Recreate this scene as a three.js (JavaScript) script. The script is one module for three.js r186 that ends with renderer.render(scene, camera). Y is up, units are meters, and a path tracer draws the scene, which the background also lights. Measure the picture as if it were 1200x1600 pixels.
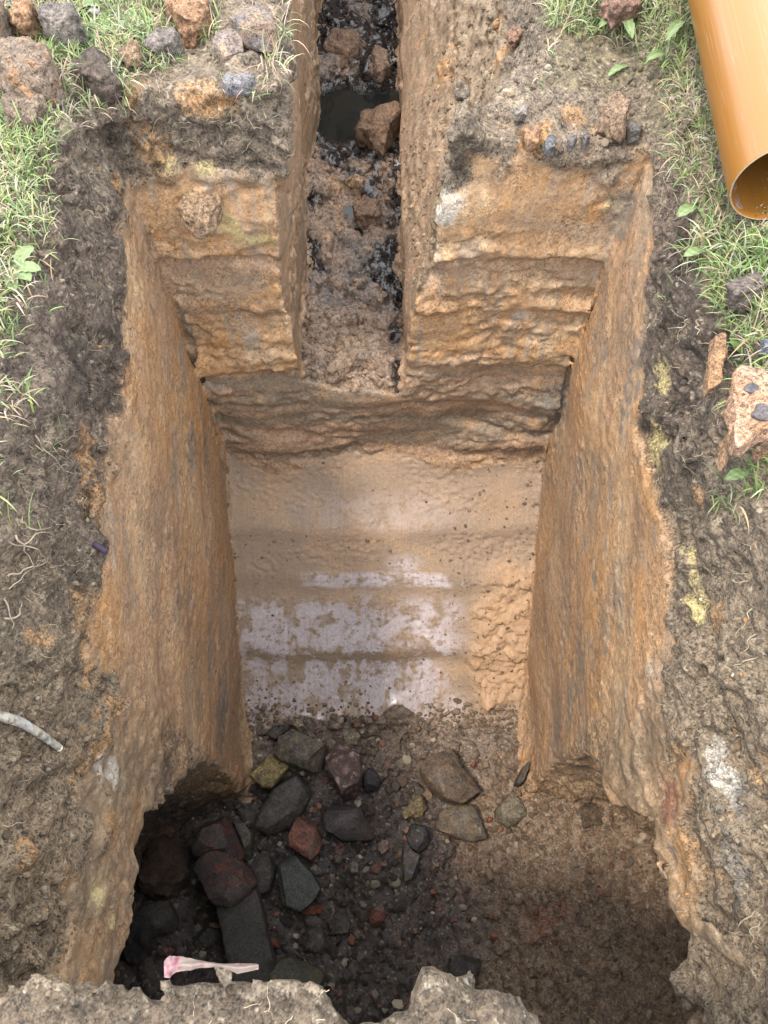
import * as THREE from 'three';
import { mergeGeometries, mergeVertices, toCreasedNormals } from 'three/addons/utils/BufferGeometryUtils.js';

// ------------------------------------------------------------------ camera, sky, sun, exposure
const scene = new THREE.Scene();
const EYE = 0.68, PITCH = 62.7 * Math.PI / 180, FOC = 1208;
const camera = new THREE.PerspectiveCamera(2 * Math.atan(800 / FOC) * 180 / Math.PI, 0.75, 0.02, 400);
camera.position.set(0, EYE, 0);
camera.rotation.set(-PITCH, 0, 0);
const renderer = new THREE.WebGLRenderer({ antialias: true });
renderer.toneMapping = THREE.LinearToneMapping;
renderer.toneMappingExposure = 2.2;
renderer.shadowMap.enabled = true;
{ // bright overcast sky
  const w = 256, h = 128, d = new Float32Array(w * h * 4);
  for (let j = 0; j < h; j++) for (let i = 0; i < w; i++) {
    const el = (j + 0.5) / h * Math.PI - Math.PI / 2, az = i / w * 2 * Math.PI, s = Math.max(0, Math.sin(el));
    const cl = 1 + 0.07 * Math.sin(az * 2 + 3 * s) * Math.cos(el) + 0.05 * Math.sin(az * 5 + 7 * s + 1) * Math.cos(el);
    const l = 2.5 * (el < 0 ? 0.28 : 0.66 + 0.34 * s) * cl, k = (j * w + i) * 4;
    d[k] = l * 0.985; d[k + 1] = l; d[k + 2] = l * 1.02; d[k + 3] = 1;
  }
  const t = new THREE.DataTexture(d, w, h, THREE.RGBAFormat, THREE.FloatType);
  t.mapping = THREE.EquirectangularReflectionMapping; t.magFilter = THREE.LinearFilter; t.needsUpdate = true;
  scene.background = t; scene.environment = t;
}
const sun = new THREE.DirectionalLight(0xfff1df, 2.1);
sun.position.set(-1.75, 4.5, -0.02); sun.target.position.set(0, -0.5, -0.6);
sun.castShadow = true; sun.shadow.radius = 13; sun.shadow.mapSize.set(2048, 2048);
Object.assign(sun.shadow.camera, { left: -3, right: 3, top: 3, bottom: -3, near: 0.5, far: 12 });
scene.add(sun, sun.target);

// ------------------------------------------------------------------ numbers
const CELL = 0.0043;                       // mesh size of the dug soil
let seed = 7;
const rnd = () => { seed = (seed + 0x6D2B79F5) | 0; let t = Math.imul(seed ^ (seed >>> 15), 1 | seed); t = (t + Math.imul(t ^ (t >>> 7), 61 | t)) ^ t; return ((t ^ (t >>> 14)) >>> 0) / 4294967296; };
const rr = (a, b) => a + (b - a) * rnd();
const PERM = new Uint8Array(1024); { const p = [...Array(256).keys()]; for (let i = 255; i > 0; i--) { const j = Math.floor(rnd() * (i + 1)); [p[i], p[j]] = [p[j], p[i]]; } for (let i = 0; i < 1024; i++) PERM[i] = p[i & 255]; }
const G3 = [[1, 1, 0], [-1, 1, 0], [1, -1, 0], [-1, -1, 0], [1, 0, 1], [-1, 0, 1], [1, 0, -1], [-1, 0, -1], [0, 1, 1], [0, -1, 1], [0, 1, -1], [0, -1, -1], [1, 1, 0], [-1, 1, 0], [0, -1, 1], [0, -1, -1]];
const GX = new Float32Array(16), GY = new Float32Array(16), GZ = new Float32Array(16); G3.forEach((g, i) => { GX[i] = g[0]; GY[i] = g[1]; GZ[i] = g[2]; });
function P(x, y, z) {
  const X = Math.floor(x), Y = Math.floor(y), Z = Math.floor(z); x -= X; y -= Y; z -= Z;
  const u = x * x * x * (x * (x * 6 - 15) + 10), v = y * y * y * (y * (y * 6 - 15) + 10), w = z * z * z * (z * (z * 6 - 15) + 10);
  const a = PERM[X & 255] + (Y & 255), b = PERM[(X + 1) & 255] + (Y & 255), zi = Z & 255;
  const aa = PERM[a] + zi, ab = PERM[a + 1] + zi, ba = PERM[b] + zi, bb = PERM[b + 1] + zi;
  const g = (h, q, r, s) => GX[h & 15] * q + GY[h & 15] * r + GZ[h & 15] * s;
  const l0 = g(PERM[aa], x, y, z), l1 = g(PERM[ba], x - 1, y, z), l2 = g(PERM[ab], x, y - 1, z), l3 = g(PERM[bb], x - 1, y - 1, z);
  const m0 = g(PERM[aa + 1], x, y, z - 1), m1 = g(PERM[ba + 1], x - 1, y, z - 1), m2 = g(PERM[ab + 1], x, y - 1, z - 1), m3 = g(PERM[bb + 1], x - 1, y - 1, z - 1);
  const c0 = l0 + u * (l1 - l0), c1 = l2 + u * (l3 - l2), c2 = m0 + u * (m1 - m0), c3 = m2 + u * (m3 - m2);
  const e0 = c0 + v * (c1 - c0), e1 = c2 + v * (c3 - c2);
  return e0 + w * (e1 - e0);
}
const fbm = (x, y, z, o = 3) => { let s = 0, a = 0.55; for (let i = 0; i < o; i++) { s += a * P(x, y, z); x = x * 2.03 + 5.1; y = y * 2.03 + 1.7; z = z * 2.03 + 9.3; a *= 0.5; } return s; };
const B = (x, y, z) => Math.min(1, Math.abs(P(x, y, z)) * 1.7);   // rounded lumps with creases between
const F = (x, y, z, f) => P(x * f, y * f, z * f) + 0.6 * P(x * f * 2.1 + 3, y * f * 2.1, z * f * 2.1) + 0.35 * P(x * f * 4.1, y * f * 4.1 + 7, z * f * 4.1);   // broken ground at several sizes
let W2 = 0;
function W(x, y, z) {                       // distance to the nearest of scattered points; W2 the second nearest
  const X = Math.floor(x), Y = Math.floor(y), Z = Math.floor(z); let f1 = 9, f2 = 9;
  for (let k = -1; k <= 1; k++) for (let j = -1; j <= 1; j++) for (let i = -1; i <= 1; i++) {
    const h = PERM[PERM[PERM[(X + i) & 255] + ((Y + j) & 255)] + ((Z + k) & 255)];
    const dx = X + i + PERM[h + 17] / 256 - x, dy = Y + j + PERM[h + 91] / 256 - y, dz = Z + k + PERM[h + 203] / 256 - z;
    const d = dx * dx + dy * dy + dz * dz; if (d < f1) { f2 = f1; f1 = d; } else if (d < f2) f2 = d;
  }
  W2 = Math.sqrt(f2); return Math.sqrt(f1);
}
const clamp = (x, a = 0, b = 1) => x < a ? a : x > b ? b : x;
const sstep = (a, b, x) => { const t = clamp((x - a) / (b - a)); return t * t * (3 - 2 * t); };
const mix = (a, b, t) => a + (b - a) * t;
const smin = (a, b, k) => { const h = Math.max(k - Math.abs(a - b), 0) / k; return Math.min(a, b) - h * h * k * 0.25; };
const smax = (a, b, k) => -smin(-a, -b, k);
// points of the survey (image of 1200 x 1600 px): the sight line through a point, and where it meets a level
function sight(u, v) { const a = (u - 600) / FOC, b = -(v - 800) / FOC, S = Math.sin(PITCH), C = Math.cos(PITCH); return [a, -S + b * C, -C - b * S]; }
function level(u, v, y) { const d = sight(u, v), t = (y - EYE) / d[1]; return new THREE.Vector3(d[0] * t, y, d[2] * t); }

// ------------------------------------------------------------------ the shape of the dug ground
// air > 0 in the open, < 0 in the soil
const GROUND = 0, LEFT = 1, RIGHT = 2, BACK = 3, FRONT = 4, SLOPE = 5, FLOOR = 6, TLEFT = 7, TRIGHT = 8, TFLOOR = 9, TEND = 10;
const ground0 = (x, z) => {
  let y = 0.014 * P(x * 3.1, 3.3, z * 3.1) + 0.006 * P(x * 11, 8.1, z * 11);
  y -= 0.085 * sstep(0.08, 0.16, x) * sstep(0.46, 0.36, x) * sstep(-1.38, -1.0, z);
  y += 0.018 * sstep(-0.40, -0.46, x) + 0.012 * sstep(0.40, 0.47, x);
  return y;
};
const LEDGE = [[-0.05, 0], [-0.13, 0.004], [-0.27, 0.012], [-0.298, 0.020], [-0.315, -0.006], [-0.40, 0.006], [-0.425, 0.022], [-0.452, -0.004], [-0.52, 0.012], [-0.592, 0.026], [-0.615, 0.014], [-0.68, 0.030], [-0.715, 0.036], [-0.74, 0.028], [-0.80, 0.040], [-0.83, 0.034], [-0.88, 0.048], [-0.905, 0.040], [-0.97, 0.055], [-1.1, 0.05]];
function ledge(y) { if (y > -0.05) return 0; for (let i = 1; i < LEDGE.length; i++) if (y > LEDGE[i][0]) { const [a, p] = LEDGE[i - 1], [b, q] = LEDGE[i], t = sstep(0, 1, (a - y) / (a - b)); return p + (q - p) * t; } return 0.05; }
const clayTop = (x, z) => {
  const far = mix(-0.125, -0.275, sstep(-1.0, -0.62, z)), near = mix(far, -0.40, sstep(-0.5, -0.15, z));
  return near + 0.03 * P(x * 6, 2.2, z * 6) + 0.012 * P(x * 25, 2.2, z * 25);
};
const floorY = (x, z) => -1.485 + (1.44 * Math.max(0, x - 0.20) * Math.max(0, x - 0.2) + 0.05 * sstep(0.1, 0.4, x)) * sstep(-0.46, -0.22, z) - 0.02 * sstep(-0.1, -0.35, x) + 0.03 * sstep(-0.25, -0.5, z) + sstep(-0.34, -0.48, z) * (0.0 + 0.06 * P(x * 5.5 + 1, 2.2, 4.4) + 0.03 * P(x * 16, 2.2, z * 9));
const trenchY = (x, z) => {
  let y = -0.628 + 0.02 * P(x * 7, 1.5, z * 7) + 0.018 * sstep(-1.2, -1.45, z) * sstep(-1.75, -1.6, z);
  y -= 0.052 * sstep(-1.99, -1.93, z) * sstep(-1.74, -1.80, z);
  y -= 0.03 * Math.exp(-((x + 0.085) ** 2 + ((z + 1.50) * 0.8) ** 2) / 0.0011) + 0.022 * Math.exp(-((x + 0.055) ** 2 + ((z + 1.40) * 0.6) ** 2) / 0.0005);
  y -= 0.05 * sstep(-1.06, -0.98, z);
  y += 0.012 * sstep(-0.09, -0.17, x) - 0.012 * sstep(-0.04, 0.03, x);
  return y;
};
let CLS = 0, BY = 0;
function air(x, y, z) {
  const g = (y - ground0(x, z)) ;
  let best = g; CLS = GROUND;
  // pit
  const near = sstep(-0.45, -0.12, z), top = clamp((y + 0.3) / 0.3);
  let xl = -0.385 - 0.028 * top * top, xr = 0.385 + 0.02 * top * top;
  xl = mix(xl, clamp(-0.465 - y * 0.20, -0.47, -0.372), near);
  xr = mix(xr, clamp(0.475 + y * 0.22, 0.366, 0.48), near);
  const wob = 0.022 * P(x * 2.7, y * 7, 4.4);
  const a1 = x - xl, a2 = xr - x;
  const a3 = z + 1.004 - ledge(y + wob + 0.014 * P(x * 11, y * 3, 1.1) + 0.006 * P(x * 34, y * 9, 2.1)) * clamp(0.55 + 1.0 * P(x * 4.3, y * 5, 7.7), 0.1, 1.15);
  const lip = 0.056 + 0.012 * P(x * 14, 0.5, 1.2) + 0.028 * Math.exp(-(((x + 0.012) / 0.036) ** 4)) - 0.012 * Math.exp(-(((x - 0.06) / 0.03) ** 2)) - 0.008 * Math.exp(-(((x + 0.045) / 0.012) ** 2)) - 0.012 * Math.exp(-(((x + 0.13) / 0.05) ** 2));
  const a4 = (lip + 0.5 * Math.max(0, -0.06 - y) * sstep(0, -0.5, y) + 0.06 * sstep(-0.02, -0.12, y) - z) * 0.9;
  const s = (-0.97 - y) * 1.41 + 0.012 * P(x * 7, y * 4, 3.9) + 0.006 * P(x * 21, y * 9, 6.1);
  const rip = 0.003 * Math.exp(-(((s - 0.275) / 0.03) ** 2)) - 0.002 * Math.exp(-(((s - 0.32) / 0.03) ** 2)) + 0.006 * Math.exp(-(((s - 0.47) / 0.03) ** 2)) - 0.005 * Math.exp(-(((s - 0.535) / 0.03) ** 2)) + 0.006 * Math.exp(-(((s - 0.14) / 0.03) ** 2));
  const a5 = ((y + 0.97) + 1.01 * (z + 0.958)) * 0.704 - rip;
  const a6 = y - floorY(x, z);
  let m = a1, c = LEFT;
  if (a2 < m) { m = a2; c = RIGHT; } if (a3 < m) { m = a3; c = BACK; } if (a4 < m) { m = a4; c = FRONT; } if (a5 < m) { m = a5; c = SLOPE; } if (a6 < m) { m = a6; c = FLOOR; }
  let v = smin(smin(smin(a1, a2, 0.02), smin(a3, a5, 0.03), 0.012), a6, 0.11);
  v = smin(v, a4, 0.05);
  // undercut hollows at the near end
  const e = (cx, cy, cz, rx, ry, rz) => { const X = (x - cx) / rx, Y = (y - cy) / ry, Z = (z - cz) / rz, q = Math.sqrt(X * X + Y * Y + Z * Z); return (1 - q) * Math.min(rx, rz); };
  const h1 = Math.min(e(-0.37, -1.22, 0.06, 0.31, 0.64, 0.36), a6 + 0.0), h2 = Math.min(e(0.37, -1.14, 0.05, 0.27, 0.69, 0.34), a6 + 0.0);
  if (h1 > v) c = h1 === a6 ? FLOOR : LEFT; if (h2 > v && h2 > h1) c = h2 === a6 ? FLOOR : RIGHT;
  const uc = 0.018;
  v = smax(smax(v, h1, uc), h2, uc);
  if (v > best) { best = v; CLS = c; }
  if (z < -0.9 && z > -1.05 && y < -0.3 && y > -1.0) {
    const fade = sstep(-0.30, -0.42, y) * sstep(-1.0, -0.93, y), zz = z + 0.992 - 0.03 * sstep(-0.6, -0.95, y);
    v = Math.max(v, 0.017 * fade * (0.75 + 0.6 * P(3, y * 9, 1)) - Math.hypot(x + 0.388 - 0.008 * P(1, y * 6, 4), zz), 0.011 * fade * (0.6 + 0.8 * P(5, y * 9, 1)) - Math.hypot(x - 0.388, zz));
  }
  // drain trench
  if (z < -0.85) {
    const sl = sstep(-1.0, -1.22, z);
    const b1 = x + 0.178 + 0.012 * P(3.1, y * 4, z * 5) + 0.045 * sstep(-0.25, 0, y) * -1 * sstep(-1.3, -1.05, z);
    const b2 = (0.045 + Math.max(0, y + 0.5) * (0.14 + sl * 0.34) + 0.014 * P(7.1, y * 5, z * 5) - x) * (1 - 0.12 * sl);
    const b3 = y - trenchY(x, z), b4 = z + 2.56;
    let n = b1, q = TLEFT; if (b2 < n) { n = b2; q = TRIGHT; } if (b3 < n) { n = b3; q = TFLOOR; } if (b4 < n) { n = b4; q = TEND; }
    let tv = smin(smin(b1, b2, 0.02), b3, 0.025); tv = Math.min(tv, b4);
    const cut = -0.93 - z; tv = Math.min(tv, cut);
    if (tv > best) { best = tv; CLS = q; }
    best = smax(smax(g, v, 0.02), tv, 0.012);
  } else best = smax(g, v, 0.025);
  BY = g;
  return best;
}
const arcR = (y, z) => Math.hypot(z - 0.3, y - 0.5), arcT = (y, z) => Math.atan2(z - 0.3, y - 0.5);
const topsoilAt = (x, y, z) => sstep(-0.022, 0.022, y - clayTop(x, z) + (1 + 1.6 * sstep(-0.5, -0.2, z)) * (0.05 * P(x * 9 + 2, y * 9, z * 9) + 0.03 * P(x * 24, y * 24, z * 24)));
const crustAt = (x, y, z) => { const s = (-0.97 - y) * 1.41; return sstep(0.2, 0.27, x + 0.05 * P(x * 9, s * 9, 3) - 0.03 * sstep(0.45, 0.25, s)) * sstep(0.22, 0.28, s) * sstep(0.66, 0.60, s + 0.03 * P(x * 12, 5, 2)); };
function relief(x, y, z, c) {               // how far the soil stands proud here
  let d = 0;
  const ts = (c === FLOOR || c === SLOPE || c === TFLOOR) ? 0 : topsoilAt(x, y, z);
  if (ts > 0.01) {
    const flat = (c === GROUND ? 0.7 : 1) * (1 - 0.2 * sstep(-0.06, 0.0, z) * sstep(-0.3, -0.1, y));
    const q = 0.25 * P(x * 17, y * 17, z * 17 + 5), on = sstep(-0.45, 0.25, P(x * 8, y * 8, z * 8 + 4));
    d += ts * flat * (0.026 * P(x * 9, y * 9, z * 9) + on * (x > 0.2 ? 0.6 : 1) * (0.026 * (B(x * 17 + q, y * 17 + q, z * 17) - 0.4) + 0.012 * (B(x * 40 + q, y * 40, z * 40 + q) - 0.4)) + 0.010 * F(x, y, z, 27) + 0.004 * P(x * 140, y * 140, z * 140));
  }
  if (ts < 0.99) {
    let k = 0;
    if (c === LEFT || c === RIGHT || c === GROUND) {
      const r = arcR(y, z), t = arcT(y, z);
      const torn = sstep(-0.02, 0.3, P(x * 6 + 3, r * 8, t * 6) + 0.35 * P(x * 17, y * 17, z * 17));
      k = 0.011 * P(x * 5, y * 5, z * 5) + 0.0014 * P(r * 16, t * 4, x * 3) + 0.0014 * F(x, y, z, 42);
      k += torn * (0.0015 * (B(r * 34, t * 36, x * 30) - 0.4) - 0.0015 * (B(r * 60 + 3, t * 66, x * 60) - 0.4) + 0.0026 * F(x, y, z, 46));
      const gouge = P(r * 7 + 9, t * 2.2, x * 2); k -= 0.004 * sstep(0.28, 0.42, gouge);
      const low = sstep(-0.35, -0.1, z) * sstep(-0.55, -0.75, y);
      if (low > 0) k += low * (0.028 * P(x * 9, y * 9, z * 9) + 0.018 * (B(x * 17, y * 17, z * 17) - 0.4) + 0.012 * F(x, y, z, 27));
      const nr = sstep(-0.40, -0.2, z); if (nr > 0) k += nr * (0.018 * P(x * 7, y * 7, z * 7 + 2) + 0.005 * (B(x * 25, y * 25, z * 25) - 0.4) + 0.006 * F(x, y, z, 30));
    } else if (c === BACK) {
      const band = sstep(-0.30, -0.44, y) * sstep(-0.62, -0.58, y) + 0.8 * sstep(-0.64, -0.70, y);
      const torn = sstep(-0.15, 0.3, P(x * 5, y * 14, 9.2) + 0.35 * band - 0.12);
      k = 0.005 * P(x * 5, y * 12, 2) + 0.0015 * P(x * 9, y * 55, 6) * band + 0.0008 * P(x * 130, y * 8, 5);
      k += torn * (0.006 * (B(x * 14, y * 26, z * 20) - 0.4) - 0.003 * (B(x * 36, y * 62, z * 30) - 0.4) + 0.0060 * F(x * 0.8, y, z, 40));
      const scoop = P(x * 3.5 + 4, y * 8, 1.7); k -= 0.014 * sstep(0.25, 0.45, scoop);
    } else if (c === SLOPE) {
      const s = (-0.97 - y) * 1.41, cr = crustAt(x, y, z);
      const rough = sstep(0.06, 0.30, P(x * 6, s * 11, 1.3) + 0.5 * Math.exp(-(((s - 0.2) / 0.035) ** 2)) + 0.45 * sstep(0.1, 0.0, s) + 0.5 * sstep(0.62, 0.68, s) - 0.05);
      k = 0.004 * P(x * 5, s * 9, 3) + 0.0006 * P(x * 140, s * 5, 1);
      k += rough * (1 - cr) * (0.0055 * (0.5 - W(x * 58, s * 70, 1.5)) + 0.002 * P(x * 130, s * 130, 2));
      if (cr > 0) { const q1 = 0.6 * P(x * 22, s * 22, 4), q2 = 0.6 * P(x * 22, s * 22, 9), w = W(x * 17 + q1, s * 13 + q2, 2.7), e = W2 - w; k += cr * (0.010 + 0.006 * P(x * 16, s * 16, 8) - 0.004 * sstep(0.07, 0.0, e) + 0.008 * F(x, s, 1.3, 30)); }
    } else if (c === FLOOR || c === FRONT) {
      k = 0.018 * P(x * 7, y * 7, z * 7) + 0.014 * (B(x * 18, y * 18, z * 18) - 0.4) + 0.006 * (0.5 - W(x * 40, y * 40, z * 40)) + 0.012 * F(x, y, z, 29);
    } else if (c === TFLOOR) {
      k = 0.022 * P(x * 9, y * 9, z * 9) + 0.018 * (B(x * 14, y * 14, z * 14) - 0.4) + 0.006 * (0.5 - W(x * 34, y * 34, z * 34)) + 0.014 * F(x, y, z, 25);
      const wet = Math.max(sstep(-1.99, -1.93, z) * sstep(-1.74, -1.80, z), Math.exp(-((x + 0.085) ** 2 + (z + 1.5) ** 2) / 0.0014)); k *= 1 - 0.8 * wet;
    } else {
      const torn = sstep(-0.1, 0.3, P(x * 8, y * 9, z * 9));
      k = 0.010 * P(x * 6, y * 6, z * 6) + 0.0015 * P(x * 5, y * 60, z * 8) + torn * (0.005 * (B(x * 26, y * 32, z * 24) - 0.4) + 0.008 * F(x, y, z, 32));
      if (c === TRIGHT) k += sstep(-0.5, -0.25, y) * (0.012 * P(x * 11, y * 11, z * 11) + 0.007 * (B(x * 24, y * 24, z * 24) - 0.4) + 0.010 * F(x, y, z, 28));
    }
    d += (1 - ts) * k;
  }
  return d;
}
const field = (x, y, z) => { const a = air(x, y, z); return Math.abs(a) > 0.05 ? a : a - relief(x, y, z, CLS); };
function meet(u, v) {                       // where the sight line through a survey point meets the soil
  const d = sight(u, v), n = Math.hypot(...d); let t = 0.3;
  for (let i = 0; i < 900; i++) { const f = field(d[0] * t, EYE + d[1] * t, d[2] * t); if (f < 0.0008) break; t += Math.max(0.0012, Math.min(f * 0.5, 0.05)) / n; }
  return new THREE.Vector3(d[0] * t, EYE + d[1] * t, d[2] * t);
}
function drop(x, z, y = 0.12) { for (; y > -1.7; y -= 0.004) if (field(x, y, z) < 0) return y + 0.002; return y; }
function normalAt(p) { const e = 0.02, f = (a, b, c) => air(p.x + a, p.y + b, p.z + c); return new THREE.Vector3(f(e, 0, 0) - f(-e, 0, 0), f(0, e, 0) - f(0, -e, 0), f(0, 0, e) - f(0, 0, -e)).normalize(); }

// ------------------------------------------------------------------ colours of the soil
const lin = (h, k = 0.62) => { const c = new THREE.Color(h); return [c.r * k, c.g * k, c.b * k]; };
const blend = (a, b, t) => { a[0] += (b[0] - a[0]) * t; a[1] += (b[1] - a[1]) * t; a[2] += (b[2] - a[2]) * t; return a; };
const C = {
  top: lin('#807063', 0.56), topDark: lin('#53483f', 0.52), topPale: lin('#a89884', 0.56), brownSoil: lin('#9c886f', 0.6), greySoil: lin('#93836f', 0.56),
  tan: lin('#c49d76', 0.76), orange: lin('#c8965f', 0.76), rust: lin('#b27850', 0.72), peach: lin('#d6b894', 0.78), grey: lin('#ab9c8c', 0.8), blueGrey: lin('#89857f', 0.75), ochre: lin('#d0b568', 0.7), sandYellow: lin('#d9c88e', 0.72),
  strata: lin('#b5957a', 0.78), strataGrey: lin('#9c8a76', 0.76), strataDark: lin('#846e59', 0.74), slope: lin('#bba28a', 0.48), slopeDark: lin('#a38c76', 0.58), lavender: lin('#cbc1c6', 0.72),
  foot: lin('#927f70', 0.62), floor: lin('#75645a', 0.8), floorDark: lin('#4a403d', 0.7), floorBrown: lin('#8a735c', 0.9), brick: lin('#a56a56', 0.7), mud: lin('#b0937d', 0.62), mudGrey: lin('#94857c', 0.6), sludge: lin('#2a272b', 0.55), straw: lin('#b3a884', 0.5), thatch: lin('#7f7856', 0.45), white: lin('#e0dad0', 0.7), bone: lin('#d3c9b2', 0.6),
};
const SPOTS = [];                           // stains and lumps of other soil: centre, reach, colour
const spot = (u, v, r, c, e = 1) => { const p = meet(u, v); SPOTS.push([p.x, p.y, p.z, r, c, e]); };
[[1035, 575, 0.020], [1040, 600, 0.014], [1030, 690, 0.026], [1028, 705, 0.02], [1080, 865, 0.016], [1085, 905, 0.014], [1088, 940, 0.018], [1090, 955, 0.014], [265, 262, 0.016], [318, 262, 0.013], [300, 340, 0.022], [355, 350, 0.022], [375, 372, 0.02], [412, 380, 0.016], [950, 320, 0.018], [152, 1392, 0.018], [175, 1440, 0.009]].forEach(([u, v, r]) => spot(u, v, r, C.sandYellow));
[[235, 235, 0.035], [210, 150, 0.022], [300, 155, 0.02], [330, 155, 0.02], [365, 155, 0.018], [175, 285, 0.02], [130, 700, 0.03], [165, 780, 0.028], [840, 210, 0.026], [895, 175, 0.02], [835, 215, 0.022], [110, 1380, 0.02], [60, 1330, 0.02], [180, 1290, 0.03], [150, 1180, 0.035], [180, 1110, 0.03], [130, 940, 0.02], [1060, 1200, 0.03], [1120, 960, 0.02], [1065, 1330, 0.03], [1095, 770, 0.018], [205, 600, 0.03], [780, 80, 0.03], [800, 60, 0.02], [770, 40, 0.025], [690, 110, 0.04], [660, 60, 0.03]].forEach(([u, v, r]) => spot(u, v, r, C.orange));
[[845, 1440, 0.045], [870, 1430, 0.03], [260, 1300, 0.02], [590, 1430, 0.018], [1050, 1250, 0.022], [600, 1350, 0.012], [240, 1375, 0.008], [265, 1310, 0.014]].forEach(([u, v, r]) => spot(u, v, r, C.brick));
[[700, 320, 0.022], [697, 340, 0.016], [1135, 1215, 0.02], [1140, 1235, 0.016], [1130, 1175, 0.016], [150, 1200, 0.02], [175, 1205, 0.02], [820, 490, 0.02], [390, 525, 0.02], [180, 880, 0.014], [305, 725, 0.012]].forEach(([u, v, r]) => spot(u, v, r, C.white));
[[345, 1130, 0.05, 2.5], [350, 1100, 0.03, 3], [330, 1030, 0.025, 3], [905, 1040, 0.035, 2.5], [890, 1100, 0.03, 2.5], [870, 1160, 0.03, 3], [300, 720, 0.03, 2], [880, 640, 0.03, 2], [985, 600, 0.03, 3], [850, 650, 0.02, 2], [1130, 1300, 0.02, 3], [960, 330, 0.02, 2]].forEach(([u, v, r, e]) => spot(u, v, r, C.blueGrey, e));
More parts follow.
